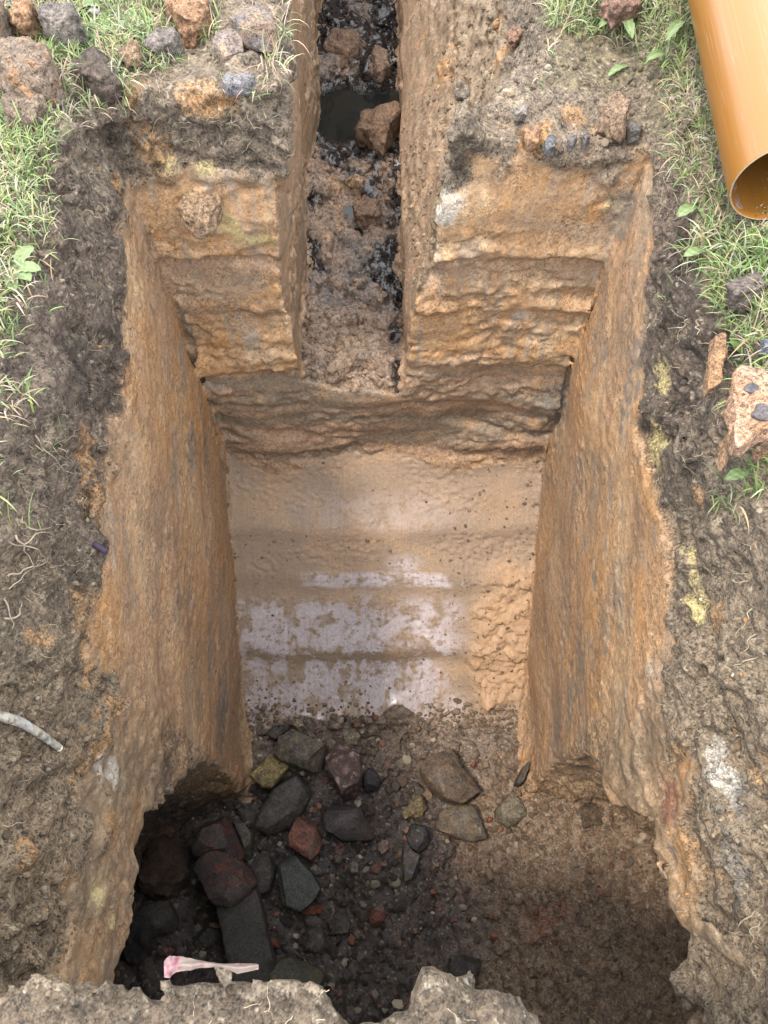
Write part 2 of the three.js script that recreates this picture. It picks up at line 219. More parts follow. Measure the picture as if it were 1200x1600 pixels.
function soil(x, y, z, c, out) {
  const n1 = fbm(x * 5, y * 5, z * 5, 3), n2 = fbm(x * 17 + 3, y * 17, z * 17, 3), n3 = P(x * 70, y * 70, z * 70), n4 = P(x * 160, y * 160, z * 160);
  let o;
  const soft = (c === FLOOR || c === SLOPE || c === TFLOOR) ? 0 : topsoilAt(x, y, z);
  if (c === SLOPE) { o = [1, 1, 1]; }
  else if (c === FLOOR || c === FRONT) {
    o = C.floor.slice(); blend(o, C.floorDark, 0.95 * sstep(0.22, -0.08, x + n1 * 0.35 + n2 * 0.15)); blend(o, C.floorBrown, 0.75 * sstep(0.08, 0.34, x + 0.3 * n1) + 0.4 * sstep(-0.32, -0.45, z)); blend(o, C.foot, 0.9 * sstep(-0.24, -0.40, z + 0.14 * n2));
    blend(o, C.brick, 0.6 * sstep(0.42, 0.55, n2 + 0.2 * n3)); blend(o, C.floorDark, 0.5 * sstep(0.2, 0.45, -n2));
  } else if (c === TFLOOR) {
    o = C.mud.slice(); blend(o, C.mudGrey, sstep(-0.1, 0.3, n1 + 0.5 * n2)); blend(o, C.tan, 0.6 * sstep(0.15, 0.4, n2 - 0.3 * n1)); blend(o, C.slope, 0.5 * sstep(-1.15, -1.02, z));
    blend(o, C.sludge, sludge(x, y, z) * 0.93);
  } else {
    // clay
    const r = arcR(y, z), t = arcT(y, z);
    if (c === BACK) {
      o = C.tan.slice(); blend(o, C.peach, 0.8 * sstep(-0.05, 0.35, n1 + 0.4 * P(x * 60, y * 4, 3))); blend(o, C.orange, 0.55 * sstep(0.05, 0.4, n2 + 0.3 * sstep(-0.45, -0.55, y)));
      blend(o, C.grey, 0.6 * sstep(0.12, 0.4, P(x * 45, y * 5, 8) + 0.25 * P(x * 4, y * 9, 1))); blend(o, C.strataDark, 0.45 * sstep(0.12, 0.4, fbm(x * 6, y * 14, 3.3, 4))); blend(o, C.grey, 0.45 * sstep(0.02, 0.3, fbm(x * 3 + 5, y * 9, 1.3, 3)));
      blend(o, C.rust, 0.5 * sstep(0.3, 0.5, n2 + 0.3 * n3) * sstep(-0.38, -0.44, y) * sstep(-0.60, -0.5, y));
      const low = sstep(-0.60, -0.635, y + 0.014 * P(x * 6, 2, 2) + 0.01 * n2); const st = C.strata.slice();
      blend(st, C.strataGrey, sstep(-0.2, 0.25, P(x * 2.5, y * 26, 4) + 0.3 * n2)); blend(st, C.strataDark, 0.7 * sstep(0.12, 0.4, P(x * 3 + 2, y * 34, 8) + 0.3 * n3)); blend(st, C.tan, 0.6 * sstep(0.1, 0.4, n2) + 0.4 * sstep(-0.9, -0.97, y));
      blend(o, st, low); blend(o, C.strata, 0.6 * sstep(0.02, 0.0, Math.abs(y + 0.325 + 0.01 * n1) - 0.012));
    } else {
      o = C.tan.slice();
      const s1 = P(r * 22, t * 6, x * 3), s2 = P(r * 60, t * 15, x * 8);
      blend(o, C.orange, 0.75 * sstep(-0.1, 0.35, n1 + 0.4 * s1)); blend(o, C.peach, 0.6 * sstep(0.0, 0.4, s2 * 0.5 + 0.7 * n2)); blend(o, C.grey, 0.75 * sstep(0.05, 0.40, s1 * 0.7 + s2 * 0.25 - n1 * 0.5 + n2 * 0.4)); blend(o, C.strata, 0.7 * sstep(-0.05, 0.25, fbm(x * 4 + 9, r * 5, t * 4, 3))); blend(o, C.strataDark, 0.45 * sstep(0.10, 0.40, fbm(x * 5 + 2, r * 12, t * 6, 4))); blend(o, C.peach, 0.5 * sstep(0.0, 0.3, fbm(x * 3 + 7, r * 6, t * 5, 3))); blend(o, C.brownSoil, 0.5 * sstep(0.1, 0.4, n2 - 0.4 * n1)); blend(o, C.rust, 0.4 * sstep(0.3, 0.55, n2 + 0.4 * s2)); blend(o, C.blueGrey, 0.7 * sstep(0.40, 0.55, s2 * 0.8 + 0.5 * n2));
      blend(o, C.strata, 0.5 * sstep(-0.85, -1.35, y + 0.15 * n1));
      const nr = sstep(-0.36, -0.2, z + 0.1 * n1);
      blend(o, C.brownSoil, nr * (0.45 + 0.5 * sstep(0.25, -0.2, n1 + 0.6 * n2)) * sstep(-0.95, -0.6, y));
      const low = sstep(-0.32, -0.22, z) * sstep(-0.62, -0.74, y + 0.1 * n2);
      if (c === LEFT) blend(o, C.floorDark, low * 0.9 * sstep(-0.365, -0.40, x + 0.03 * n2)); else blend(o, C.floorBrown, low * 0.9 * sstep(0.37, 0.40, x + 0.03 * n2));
      if (c === TRIGHT || c === TLEFT || c === TEND) { blend(o, C.brownSoil, 0.6 * sstep(-0.2, 0.25, n2)); blend(o, C.mud, 0.5 * sstep(-0.2, 0.2, n1)); if (c === TLEFT) blend(o, C.strataDark, 0.3 + 0.3 * n1); if (c === TRIGHT) { blend(o, C.mud, 0.6); blend(o, C.brownSoil, 0.8 * sstep(-0.62, -0.25, y + 0.2 * n2)); blend(o, C.greySoil, 0.5 * sstep(-0.4, -0.1, y + 0.2 * n1)); } }
    }
  }
  if (soft > 0.005) {
    const q = C.top.slice(); blend(q, C.topDark, sstep(-0.25, 0.25, n1 + 0.5 * n2)); blend(q, C.topPale, 0.75 * sstep(0.15, 0.45, n2 + 0.35 * n3)); blend(q, C.brownSoil, 0.6 * sstep(0.2, 0.45, -n2 + 0.3 * n1));
    blend(q, C.greySoil, 0.6 * sstep(-0.62, -0.25, z)); blend(q, C.brownSoil, 0.6 * sstep(-0.45, -0.2, z) * sstep(0.1, -0.3, n1)); blend(q, C.brownSoil, 0.7 * sstep(-0.42, -0.2, z) * sstep(-0.12, -0.24, y)); blend(q, C.orange, 0.6 * sstep(0.14, 0.4, n1 * 0.6 + n2 * 0.7) * sstep(-0.5, -0.2, z) * sstep(-0.06, -0.18, y));
    if (x > 0.3) blend(q, C.topPale, 0.45 * sstep(-0.7, -0.3, z)); if (z < -0.9) blend(q, C.topPale, 0.4);
    if (c === GROUND) { const gm = turf(x, z); blend(q, C.thatch, 0.5 * sstep(0.35, 0.9, gm)); blend(q, C.brownSoil, 0.6 * sstep(-0.06, 0.0, z)); blend(q, C.topDark, 0.62 * sstep(-0.06, 0.0, z)); if (z < -0.9) blend(q, C.brownSoil, 0.4 * sstep(-0.2, 0.2, n1)); blend(q, C.straw, 0.4 * gm * sstep(0, 0.3, n3)); }
    blend(o, q, soft);
  }
  if (c !== SLOPE) {
    for (const [a, b, d, R, col, el] of SPOTS) { const dx = x - a; let q; if (el > 1) { const dr = arcR(y, z) - arcR(b, d), dt = (arcT(y, z) - arcT(b, d)) * arcR(y, z) / el; q = dx * dx * 0.2 + dr * dr + dt * dt; } else { const dy = y - b, dz = z - d; q = dx * dx + dy * dy + dz * dz; } if (q < R * R * 2.2) blend(o, col, (col === C.orange ? 0.45 : 0.65) * sstep(1.15, 0.55, Math.sqrt(q) / R + 0.9 * n3 + 1.5 * n2 + 0.5 * n4)); }
    const g = 1 + 0.20 * n3 + 0.16 * n4 + 0.14 * n2; o[0] *= g; o[1] *= g; o[2] *= g;
    const grain = P(x * 210 + 4, y * 210, z * 210); if (grain > 0.47) blend(o, C.bone, c === TFLOOR ? 0.2 : 0.5); else if (grain < -0.43) blend(o, C.topDark, 0.4);
  }
  out[0] = clamp(o[0], 0.012, 0.9); out[1] = clamp(o[1], 0.010, 0.9); out[2] = clamp(o[2], 0.009, 0.9);
}
function sludge(x, y, z) { const n = fbm(x * 13, y * 4, z * 9, 3); return clamp(sstep(0.05, 0.22, n + 0.35 * sstep(-0.08, 0.03, x) * sstep(-1.1, -1.3, z) + 0.34 * sstep(-1.55, -1.72, z) - 0.12 * sstep(-1.22, -1.08, z) - 0.05)); }
function turf(x, z) {                       // 0 bare .. 1 lawn
  const n = fbm(x * 9, 1.1, z * 9, 3);
  let m = 0;
  m = Math.max(m, sstep(-0.40, -0.435, x + 0.04 * n) * sstep(-0.33, -0.42, z + 0.05 * n));
  m = Math.max(m, sstep(0.375, 0.41, x + 0.03 * n) * sstep(-0.42, -0.5, z + 0.05 * n) * 0.9);
  m = Math.max(m, sstep(0.20, 0.26, x + 0.04 * n) * sstep(-1.07, -1.14, z + 0.03 * n) * 0.8);
  m *= 1 - 0.75 * sstep(-0.33, -0.26, x + 0.08 * n) * sstep(0.0, -0.08, x) ;
  if (x < -0.1 && x > -0.5 && z < -0.97) m = Math.max(m * sstep(-0.36, -0.40, x), 0.55 * sstep(0.02, 0.22, fbm(x * 14 + 2, 4, z * 14, 2) + 0.5 * sstep(-0.30, -0.40, x)));
  if (z > 0.08) m = sstep(0.10, 0.18, z + 0.08 * n);
  if (Math.abs(x) > 0.45 && z > -0.5) m = Math.max(m, sstep(0.47, 0.60, Math.abs(x) + 0.1 * n));
  if (z < -1.25) m = Math.max(m, sstep(0.22, 0.34, Math.abs(x - 0.05) + 0.08 * n));
  return clamp(m);
}

// ------------------------------------------------------------------ textures
const TN = 1024;
function tile(kind) {                       // fine grain: a colour multiplier and a relief, both repeating
  const col = new Uint8Array(TN * TN * 4), bmp = new Uint8Array(TN * TN * 4);
  const per = (f, g = f, s = 0) => { const w = (i, j, p, q) => PERM[PERM[(((i % p) + p) % p + s) & 255] + ((((j % q) + q) % q) & 255)] / 255; return (u, v) => { const x = u * f, y = v * g, X = Math.floor(x), Y = Math.floor(y); let a = x - X, b = y - Y; a = a * a * (3 - 2 * a); b = b * b * (3 - 2 * b); const p = w(X, Y, f, g), q = w(X + 1, Y, f, g), r = w(X, Y + 1, f, g), t = w(X + 1, Y + 1, f, g); return (p + (q - p) * a) * (1 - b) + (r + (t - r) * a) * b; }; };
  const cells = (f, s) => (u, v) => { const x = u * f, y = v * f, X = Math.floor(x), Y = Math.floor(y); let m = 9; for (let j = -1; j <= 1; j++) for (let i = -1; i <= 1; i++) { const p = (X + i + f) % f, q = (Y + j + f) % f, h = PERM[PERM[(p + s) & 255] + (q & 255)]; const dx = X + i + PERM[h + 31] / 255 - x, dy = Y + j + PERM[h + 77] / 255 - y; m = Math.min(m, dx * dx + dy * dy); } return Math.sqrt(m); };
  const a = per(12), b = per(40, 40, 5), c = per(110, 110, 9), d = per(250, 250, 3), k1 = cells(34, 2), k2 = cells(80, 8), k3 = cells(170, 5), k4 = cells(120, 11), e = per(500, 500, 12), s1 = per(6, 90, 4), s2 = per(10, 230, 6), s3 = per(24, 130, 8);
  for (let j = 0; j < TN; j++) for (let i = 0; i < TN; i++) {
    const u = i / TN, v = j / TN, k = (j * TN + i) * 4; let h, t;
    const A = a(u, v), B_ = b(u, v), C_ = c(u, v), D = d(u, v), E = e(u, v), c3 = k3(u, v), c4 = k4(u, v);
    if (kind === 'soil') {
      const c2 = k2(u, v);
      h = 0.12 * A + 0.20 * B_ + 0.22 * C_ + 0.20 * D + 0.10 * E + 0.14 * (1 - c2) + 0.16 * (1 - c3);
      t = 0.62 + 0.24 * (B_ - 0.5) + 0.50 * (C_ - 0.5) + 0.60 * (D - 0.5) + 0.50 * (E - 0.5); if (c4 < 0.2 && d(u + 0.3, v) > 0.55) t += 0.4; if (c3 > 0.72) t -= 0.16;
    } else {
      const m = sstep(0.40, 0.62, A * 0.6 + B_ * 0.4), st = 0.4 * s1(u, v) + 0.35 * s2(u, v) + 0.25 * s3(u, v);
      h = 0.08 * st * (1 - 0.5 * m) + m * (0.12 * (1 - k2(u, v)) + 0.18 * (1 - c3) + 0.16 * C_) + 0.14 * B_ + 0.14 * C_ + 0.12 * D + 0.06 * E + 0.1;
      t = 0.76 + 0.03 * (st - 0.5) + 0.14 * (B_ - 0.5) + (0.20 + 0.20 * m) * (C_ - 0.5) + (0.30 + 0.22 * m) * (D - 0.5) + (0.26 + 0.18 * m) * (E - 0.5); if (c4 < 0.16 && d(u + 0.3, v) > 0.6) t += 0.25; if (c3 > 0.78 && m > 0.4) t -= 0.2;
    }
    const g = 255 * Math.sqrt(clamp(t)); col[k] = col[k + 1] = col[k + 2] = g; col[k + 3] = 255; bmp[k] = bmp[k + 1] = bmp[k + 2] = 255 * clamp(h); bmp[k + 3] = 255;
  }
  const T = (dta, srgb) => { const x = new THREE.DataTexture(dta, TN, TN); x.wrapS = x.wrapT = THREE.RepeatWrapping; x.magFilter = THREE.LinearFilter; x.minFilter = THREE.LinearMipmapLinearFilter; if (srgb) x.colorSpace = THREE.SRGBColorSpace; x.needsUpdate = true; return x; };
  return [T(col, true), T(bmp, false)];
}
const [soilMap, soilBump] = tile('soil'), [clayMap, clayBump] = tile('clay');
const TS = 0.46;                            // metres a repeat
function slopeMaps() {                      // the smeared clay slope: colour, gloss and stuck crumbs, x -0.45..0.45, s -0.15..0.80
  const n = 1024, col = new Uint8Array(n * n * 4), rgh = new Uint8Array(n * n * 4), bmp = new Uint8Array(n * n * 4);
  const S8 = q => 255 * (q < 0.0031308 ? 12.92 * q : 1.055 * Math.pow(q, 1 / 2.4) - 0.055);
  for (let j = 0; j < n; j++) for (let i = 0; i < n; i++) {
    const x = -0.45 + 0.9 * (i + 0.5) / n, s = -0.15 + 0.95 * (j + 0.5) / n, k = (j * n + i) * 4;
    const n1 = fbm(x * 7, s * 9, 3.3, 3), n2 = fbm(x * 26, s * 30, 7.1, 3), n3 = P(x * 110, s * 110, 5), n4 = P(x * 260, s * 260, 2), st = P(x * 190, s * 6, 4), st2 = P(x * 70, s * 3, 9);
    let o = C.slope.slice();
    blend(o, C.tan, 0.25 * sstep(-0.1, 0.3, n1)); blend(o, C.slopeDark, 0.55 * sstep(0.0, 0.4, n2 - n1) + 0); blend(o, C.foot, sstep(0.62, 0.70, s + 0.10 * n2 + 0.08 * n1));
    // smooth lavender clay where the bucket polished it
    const zone = Math.max(1.0 * sstep(0.32, 0.37, s) * sstep(0.69, 0.62, s + 0.06 * n2) * sstep(0.22, 0.13, x + 0.1 * n1) * sstep(-0.40, -0.36, x), 1.0 * sstep(0.255, 0.268, s) * sstep(0.312, 0.296, s) * sstep(-0.23, -0.17, x) * sstep(0.28, 0.22, x), 0.22 * sstep(0.03, 0.08, s) * sstep(0.17, 0.12, s) * sstep(0.28, 0.1, Math.abs(x)), 0.72 * sstep(0.20, 0.24, s) * sstep(0.27, 0.25, s) * sstep(0.06, 0.01, Math.abs(x - 0.05)), 0.9 * sstep(0.30, 0.36, s) * sstep(0.42, 0.36, s) * sstep(0.07, 0.02, Math.abs(x + 0.04)), 0.6 * sstep(0.64, 0.68, s) * sstep(-0.30, -0.34, x));
    const n5 = fbm(x * 15 + 5, s * 13, 2.2, 4), n6 = fbm(x * 55, s * 62, 8.8, 3);
    const lump = clamp(sstep(-0.14, 0.28, n5 + 0.4 * n6 + 0.25 * st2 + 0.12 * st - 0.04 + 0.3 * sstep(0.03, 0.0, Math.abs(s - 0.505 + 0.02 * n1))) * 0.85 + 0.5 * sstep(0.12, 0.3, n6));
    const polish = zone * (1 - lump);
    blend(o, C.lavender, 0.9 * polish + 0.08 * polish * st);
    blend(o, C.slopeDark, 0.75 * zone * lump); blend(o, C.strata, 0.35 * lump * sstep(0.1, 0.3, n1 + n3 * 0.3)); blend(o, C.tan, 0.5 * crustAt(x, -0.97 - s / 1.41, -0.7));
    const pit = W(x * 75, s * 75, 3.1) < 0.20 && P(x * 9, s * 9, 12) > 0.02 ? 1 : 0; if (pit && zone > 0.3) blend(o, C.strataDark, 0.6);
    const g = 1 + 0.16 * n3 + 0.22 * n4 + 0.10 * n2 + 0.06 * st + 0.05 * st2; for (let q = 0; q < 3; q++) col[k + q] = clamp(S8(clamp(o[q] * g)), 0, 255);
    const ro = clamp(0.78 - 0.56 * polish - 0.10 * (1 - lump) + 0.08 * n3, 0.16, 0.98); rgh[k] = rgh[k + 1] = rgh[k + 2] = 255 * ro;
    const h = clamp(0.30 + 0.03 * st * (1 - lump) + lump * (0.16 + 0.30 * n6 + 0.22 * n3 + 0.12 * n4) + pit * 0.12); bmp[k] = bmp[k + 1] = bmp[k + 2] = 255 * h;
    col[k + 3] = rgh[k + 3] = bmp[k + 3] = 255;
  }
  const T = (d, srgb) => { const t = new THREE.DataTexture(d, n, n); t.wrapS = t.wrapT = THREE.ClampToEdgeWrapping; t.magFilter = THREE.LinearFilter; if (srgb) t.colorSpace = THREE.SRGBColorSpace; t.needsUpdate = true; return t; };
  return [T(col, true), T(rgh), T(bmp)];
}
const [slopeCol, slopeRough, slopeBump] = slopeMaps();
const M = {
  soil: new THREE.MeshStandardMaterial({ vertexColors: true, map: soilMap, bumpMap: soilBump, bumpScale: 0.0018, roughness: 0.95 }),
  clay: new THREE.MeshStandardMaterial({ vertexColors: true, map: clayMap, bumpMap: clayBump, bumpScale: 0.0016, roughness: 0.72 }),
  slope: new THREE.MeshPhysicalMaterial({ map: slopeCol, roughnessMap: slopeRough, roughness: 1, bumpMap: slopeBump, bumpScale: 0.003, ior: 1.6 }),
  wet: new THREE.MeshPhysicalMaterial({ vertexColors: true, map: soilMap, bumpMap: soilBump, bumpScale: 0.002, roughness: 0.22, ior: 1.5 }),
  damp: new THREE.MeshStandardMaterial({ vertexColors: true, map: soilMap, bumpMap: soilBump, bumpScale: 0.0018, roughness: 0.7 }),
  rock: new THREE.MeshStandardMaterial({ vertexColors: true, map: soilMap, bumpMap: soilBump, bumpScale: 0.0016, roughness: 0.75 }),
  clod: new THREE.MeshStandardMaterial({ vertexColors: true, map: soilMap, bumpMap: soilBump, bumpScale: 0.0018, roughness: 0.95 }),
};

// ------------------------------------------------------------------ meshing the dug ground (surface nets, slice by slice)
const NAMES = ['ground', 'pit_wall_left', 'pit_wall_right', 'pit_wall_back', 'pit_wall_front', 'clay_slope', 'pit_floor', 'trench_wall_left', 'trench_wall_right', 'trench_floor', 'trench_wall_end'];
const X0 = -0.80, X1 = 0.80, Y0 = -1.60, Y1 = 0.10, Z0 = -2.64, Z1 = 0.40, ZN = -1.5;
const mesh = (() => {
  const h = CELL, nx = Math.ceil((X1 - X0) / h) + 1, ny = Math.ceil((Y1 - Y0) / h) + 1, nz = Math.ceil((Z1 - Z0) / h) + 1;
  let pos = new Float32Array(6e6), np = 0, idx = new Uint32Array(1.2e7), ni = 0;
  const slice = k => {
    const f = new Float32Array(nx * ny), z = Z0 + k * h, T = 8, R = T * h * 0.72 + 0.045;
    for (let j0 = 0; j0 < ny; j0 += T) for (let i0 = 0; i0 < nx; i0 += T) {
      const c = air(X0 + (i0 + T / 2) * h, Y0 + (j0 + T / 2) * h, z), je = Math.min(ny, j0 + T), ie = Math.min(nx, i0 + T);
      const far = Math.abs(c) > R * 1.25;
      for (let j = j0; j < je; j++) for (let i = i0; i < ie; i++) f[j * nx + i] = far ? c : field(X0 + i * h, Y0 + j * h, z);
    }
    return f;
  };
  let A = slice(0), prev = null; const ia = Math.ceil((-0.42 - X0) / h), ib = Math.floor((0.56 - X0) / h);
  for (let k = 0; k < nz - 1; k++) {
    const B = slice(k + 1), cur = new Int32Array(nx * ny).fill(-1);
    const narrow = Z0 + k * h < ZN, i1 = narrow ? ia : 0, i2 = narrow ? ib : nx - 1;
    const zz = Z0 + k * h, jt = Math.floor((-0.2 - Y0) / h), e1 = Math.ceil((-0.66 - X0) / h), e2 = Math.floor((0.66 - X0) / h);
    for (let j = 0; j < ny - 1; j++) for (let i = i1; i < i2; i++) {
      if (j > jt && (i < e1 || i >= e2 || zz > 0.2)) continue;
      const o = j * nx + i, v = [A[o], A[o + 1], A[o + nx], A[o + nx + 1], B[o], B[o + 1], B[o + nx], B[o + nx + 1]];
      let s = 0; for (let q = 0; q < 8; q++) if (v[q] > 0) s++;
      if (s === 0 || s === 8) continue;
      let x = 0, y = 0, z = 0, n = 0;
      const edge = (a, b) => { if ((v[a] > 0) === (v[b] > 0)) return; const t = v[a] / (v[a] - v[b]); x += (a & 1) + t * ((b & 1) - (a & 1)); y += (a >> 1 & 1) + t * ((b >> 1 & 1) - (a >> 1 & 1)); z += (a >> 2) + t * ((b >> 2) - (a >> 2)); n++; };
      edge(0, 1); edge(2, 3); edge(4, 5); edge(6, 7); edge(0, 2); edge(1, 3); edge(4, 6); edge(5, 7); edge(0, 4); edge(1, 5); edge(2, 6); edge(3, 7);
      cur[o] = np; pos[np * 3] = X0 + (i + x / n) * h; pos[np * 3 + 1] = Y0 + (j + y / n) * h; pos[np * 3 + 2] = Z0 + (k + z / n) * h; np++;
    }
    const quad = (a, b, c, d, flip) => { if (a < 0 || b < 0 || c < 0 || d < 0) return; if (flip) { idx[ni++] = a; idx[ni++] = c; idx[ni++] = b; idx[ni++] = a; idx[ni++] = d; idx[ni++] = c; } else { idx[ni++] = a; idx[ni++] = b; idx[ni++] = c; idx[ni++] = a; idx[ni++] = c; idx[ni++] = d; } };
    for (let j = 1; j < ny - 1; j++) for (let i = 1; i < nx - 1; i++) {
      const o = j * nx + i;
      if ((A[o] > 0) !== (B[o] > 0)) quad(cur[o - nx - 1], cur[o - nx], cur[o], cur[o - 1], A[o] > 0);
      if (prev) {
        if ((A[o] > 0) !== (A[o + 1] > 0)) quad(prev[o - nx], prev[o], cur[o], cur[o - nx], A[o] > 0);
        if ((A[o] > 0) !== (A[o + nx] > 0)) quad(prev[o - 1], cur[o - 1], cur[o], prev[o], A[o] > 0);
      }
    }
    A = B; prev = cur;
  }
  pos = pos.slice(0, np * 3); idx = idx.slice(0, ni);
  const up = new Int32Array(np).map((_, i) => i), root = i => { while (up[i] !== i) { up[i] = up[up[i]]; i = up[i]; } return i; };
  for (let t = 0; t < ni; t += 3) { const a = root(idx[t]), b = root(idx[t + 1]); if (a !== b) up[a] = b; const c = root(idx[t + 2]), e = root(idx[t]); if (c !== e) up[c] = e; }
  const size = new Int32Array(np); for (let i = 0; i < np; i++) size[root(i)]++;
  let m = 0; for (let t = 0; t < ni; t += 3) if (size[root(idx[t])] > 8000) { idx[m++] = idx[t]; idx[m++] = idx[t + 1]; idx[m++] = idx[t + 2]; }   // no loose islands
  idx = idx.slice(0, m); ni = m;
  return { pos, idx, np, nt: ni / 3 };
})();
console.log('soil mesh', mesh.np, mesh.nt);
const surfaceOf = {};
{
  const { pos, idx, np, nt } = mesh;
  const nor = new Float32Array(np * 3);
  for (let t = 0; t < nt; t++) {
    const a = idx[t * 3] * 3, b = idx[t * 3 + 1] * 3, c = idx[t * 3 + 2] * 3;
    const ux = pos[b] - pos[a], uy = pos[b + 1] - pos[a + 1], uz = pos[b + 2] - pos[a + 2], vx = pos[c] - pos[a], vy = pos[c + 1] - pos[a + 1], vz = pos[c + 2] - pos[a + 2];
    const X = uy * vz - uz * vy, Y = uz * vx - ux * vz, Z = ux * vy - uy * vx;
    for (const q of [a, b, c]) { nor[q] += X; nor[q + 1] += Y; nor[q + 2] += Z; }
  }
  for (let i = 0; i < np; i++) { const l = Math.hypot(nor[i * 3], nor[i * 3 + 1], nor[i * 3 + 2]) || 1; nor[i * 3] /= l; nor[i * 3 + 1] /= l; nor[i * 3 + 2] /= l; }
  const lists = NAMES.map(() => [[], []]);
  for (let t = 0; t < nt; t++) {
    let x = 0, y = 0, z = 0; for (let q = 0; q < 3; q++) { const a = idx[t * 3 + q] * 3; x += pos[a] / 3; y += pos[a + 1] / 3; z += pos[a + 2] / 3; }
    air(x, y, z); const c = CLS;
    let g = 0;
    if (c === TFLOOR) g = sludge(x, y, z) > 0.5 ? 1 : 0; else if (c !== SLOPE && c !== FLOOR && c !== FRONT && c !== GROUND) { g = topsoilAt(x, y, z) > 0.5 ? 0 : 1; if (z > -0.3 && y < -0.66 && (c === LEFT || c === RIGHT)) g = 0; }
    lists[c][g].push(t);
  }
  const mats = NAMES.map((n, c) => c === TFLOOR ? [M.damp, M.wet] : c === SLOPE ? [M.slope, M.slope] : c === FLOOR || c === FRONT ? [M.damp, M.damp] : [M.soil, M.clay]);
  const out = [0, 0, 0];
  lists.forEach((two, c) => {
    const map = new Map(), p = [], n = [], u = [], cl = [], ind = [], groups = [];
    two.forEach((list, g) => {
      const start = ind.length;
      for (const t of list) { let ax = 0, ay = 0, az = 0; for (let q = 0; q < 3; q++) { const w = idx[t * 3 + q] * 3; ax += nor[w]; ay += nor[w + 1]; az += nor[w + 2]; }
        ax = Math.abs(ax); ay = Math.abs(ay); az = Math.abs(az); const axis = ay >= ax && ay >= az ? 1 : ax >= az ? 0 : 2;
        for (let q = 0; q < 3; q++) {
        const v = idx[t * 3 + q], key = v * 6 + g * 3 + axis; let i = map.get(key);
        if (i === undefined) {
          i = p.length / 3; map.set(key, i);
          const x = pos[v * 3], y = pos[v * 3 + 1], z = pos[v * 3 + 2]; p.push(x, y, z); n.push(nor[v * 3], nor[v * 3 + 1], nor[v * 3 + 2]);
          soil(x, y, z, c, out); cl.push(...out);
          if (c === SLOPE) u.push((x + 0.45) / 0.9, ((-0.97 - y) * 1.41 + 0.15) / 0.95);
          else if (axis === 0) { if (g && (c === LEFT || c === RIGHT)) u.push(arcT(y, z) * 1.25 / TS, arcR(y, z) / TS + (c === RIGHT ? 0.4 : 0)); else u.push(z / TS, y / TS + 0.3); }
          else if (axis === 1) u.push(x / TS + 0.17, z / TS + 0.5); else u.push(y / TS, x / TS + 0.63);
        }
        ind.push(i);
      } }
      if (ind.length > start) groups.push([start, ind.length - start, g]);
    });
    if (!ind.length) return;
    const G = new THREE.BufferGeometry();
    G.setAttribute('position', new THREE.Float32BufferAttribute(p, 3)); G.setAttribute('normal', new THREE.Float32BufferAttribute(n, 3)); G.setAttribute('uv', new THREE.Float32BufferAttribute(u, 2)); if (c !== SLOPE) G.setAttribute('color', new THREE.Float32BufferAttribute(cl, 3));
    G.setIndex(ind); 
    let mm = mats[c];
    if (groups.length > 1) groups.forEach(q => G.addGroup(...q)); else mm = mats[c][groups[0][2]];
    const o = new THREE.Mesh(G, mm); o.name = NAMES[c]; o.userData.kind = 'structure'; o.castShadow = o.receiveShadow = true; scene.add(o); surfaceOf[NAMES[c]] = o;
  });
}
{ // the lawn around, out to the horizon
  const parts = [], far = 150;
  const strip = (x0, x1, z0, z1) => { const g = new THREE.PlaneGeometry(x1 - x0, z1 - z0, 8, 8); g.rotateX(-Math.PI / 2); g.translate((x0 + x1) / 2, 0.0, (z0 + z1) / 2); const q = g.attributes.position, u = []; for (let i = 0; i < q.count; i++) u.push(q.getX(i) / TS, q.getZ(i) / TS); g.setAttribute('uv', new THREE.Float32BufferAttribute(u, 2)); parts.push(g); };
  strip(-far, far, -far, Z0 + 0.01); strip(-far, far, 0.19, far); strip(-far, -0.65, ZN, 0.19); strip(0.65, far, ZN, 0.19); strip(-far, -0.41, Z0 + 0.01, ZN); strip(0.55, far, Z0 + 0.01, ZN);
  const c = lin('#75784c'); const o = new THREE.Mesh(mergeGeometries(parts), new THREE.MeshStandardMaterial({ color: new THREE.Color().setRGB(...c), map: soilMap, bumpMap: soilBump, bumpScale: 0.01, roughness: 1 }));
  o.name = 'lawn_ground'; o.userData.kind = 'structure'; o.receiveShadow = true; scene.add(o);
}
// standing water in the trench
{
  const wm = new THREE.MeshPhysicalMaterial({ color: new THREE.Color().setRGB(0.012, 0.013, 0.012), roughness: 0.04, ior: 1.33 });
  const sheet = (pts, y) => { const s = new THREE.Shape(pts.map(([x, z]) => new THREE.Vector2(x, -z))); const g = new THREE.ShapeGeometry(s); g.rotateX(-Math.PI / 2); g.translate(0, y, 0); const p = g.attributes.position; const o = new THREE.Mesh(g, wm); o.name = 'water'; o.userData.kind = 'structure'; o.receiveShadow = true; scene.add(o); return o; };
  sheet([[-0.185, -2.0], [0.06, -2.0], [0.06, -1.72], [-0.185, -1.72]], -0.652);
  const b = sheet([...Array(24)].map((_, i) => { const a = i / 24 * 6.283, q = 1 + 0.5 * P(Math.cos(a) * 1.3, Math.sin(a) * 1.3, 5.5); return [-0.075 + 0.045 * q * Math.cos(a), -1.46 + 0.085 * q * Math.sin(a)]; }), -0.640); b.name = 'water_001';
}

// ------------------------------------------------------------------ builders for loose things
const taken = new Map();
function numbered(n) { const k = taken.get(n) || 0; taken.set(n, k + 1); return k ? `${n}_${String(k).padStart(3, '0')}` : n; }
function tag(o, name, label, category, group) { o.name = numbered(name); o.userData = { label, category }; if (group) o.userData.group = group; o.traverse(q => { if (q.isMesh) q.castShadow = q.receiveShadow = true; }); scene.add(o); return o; }
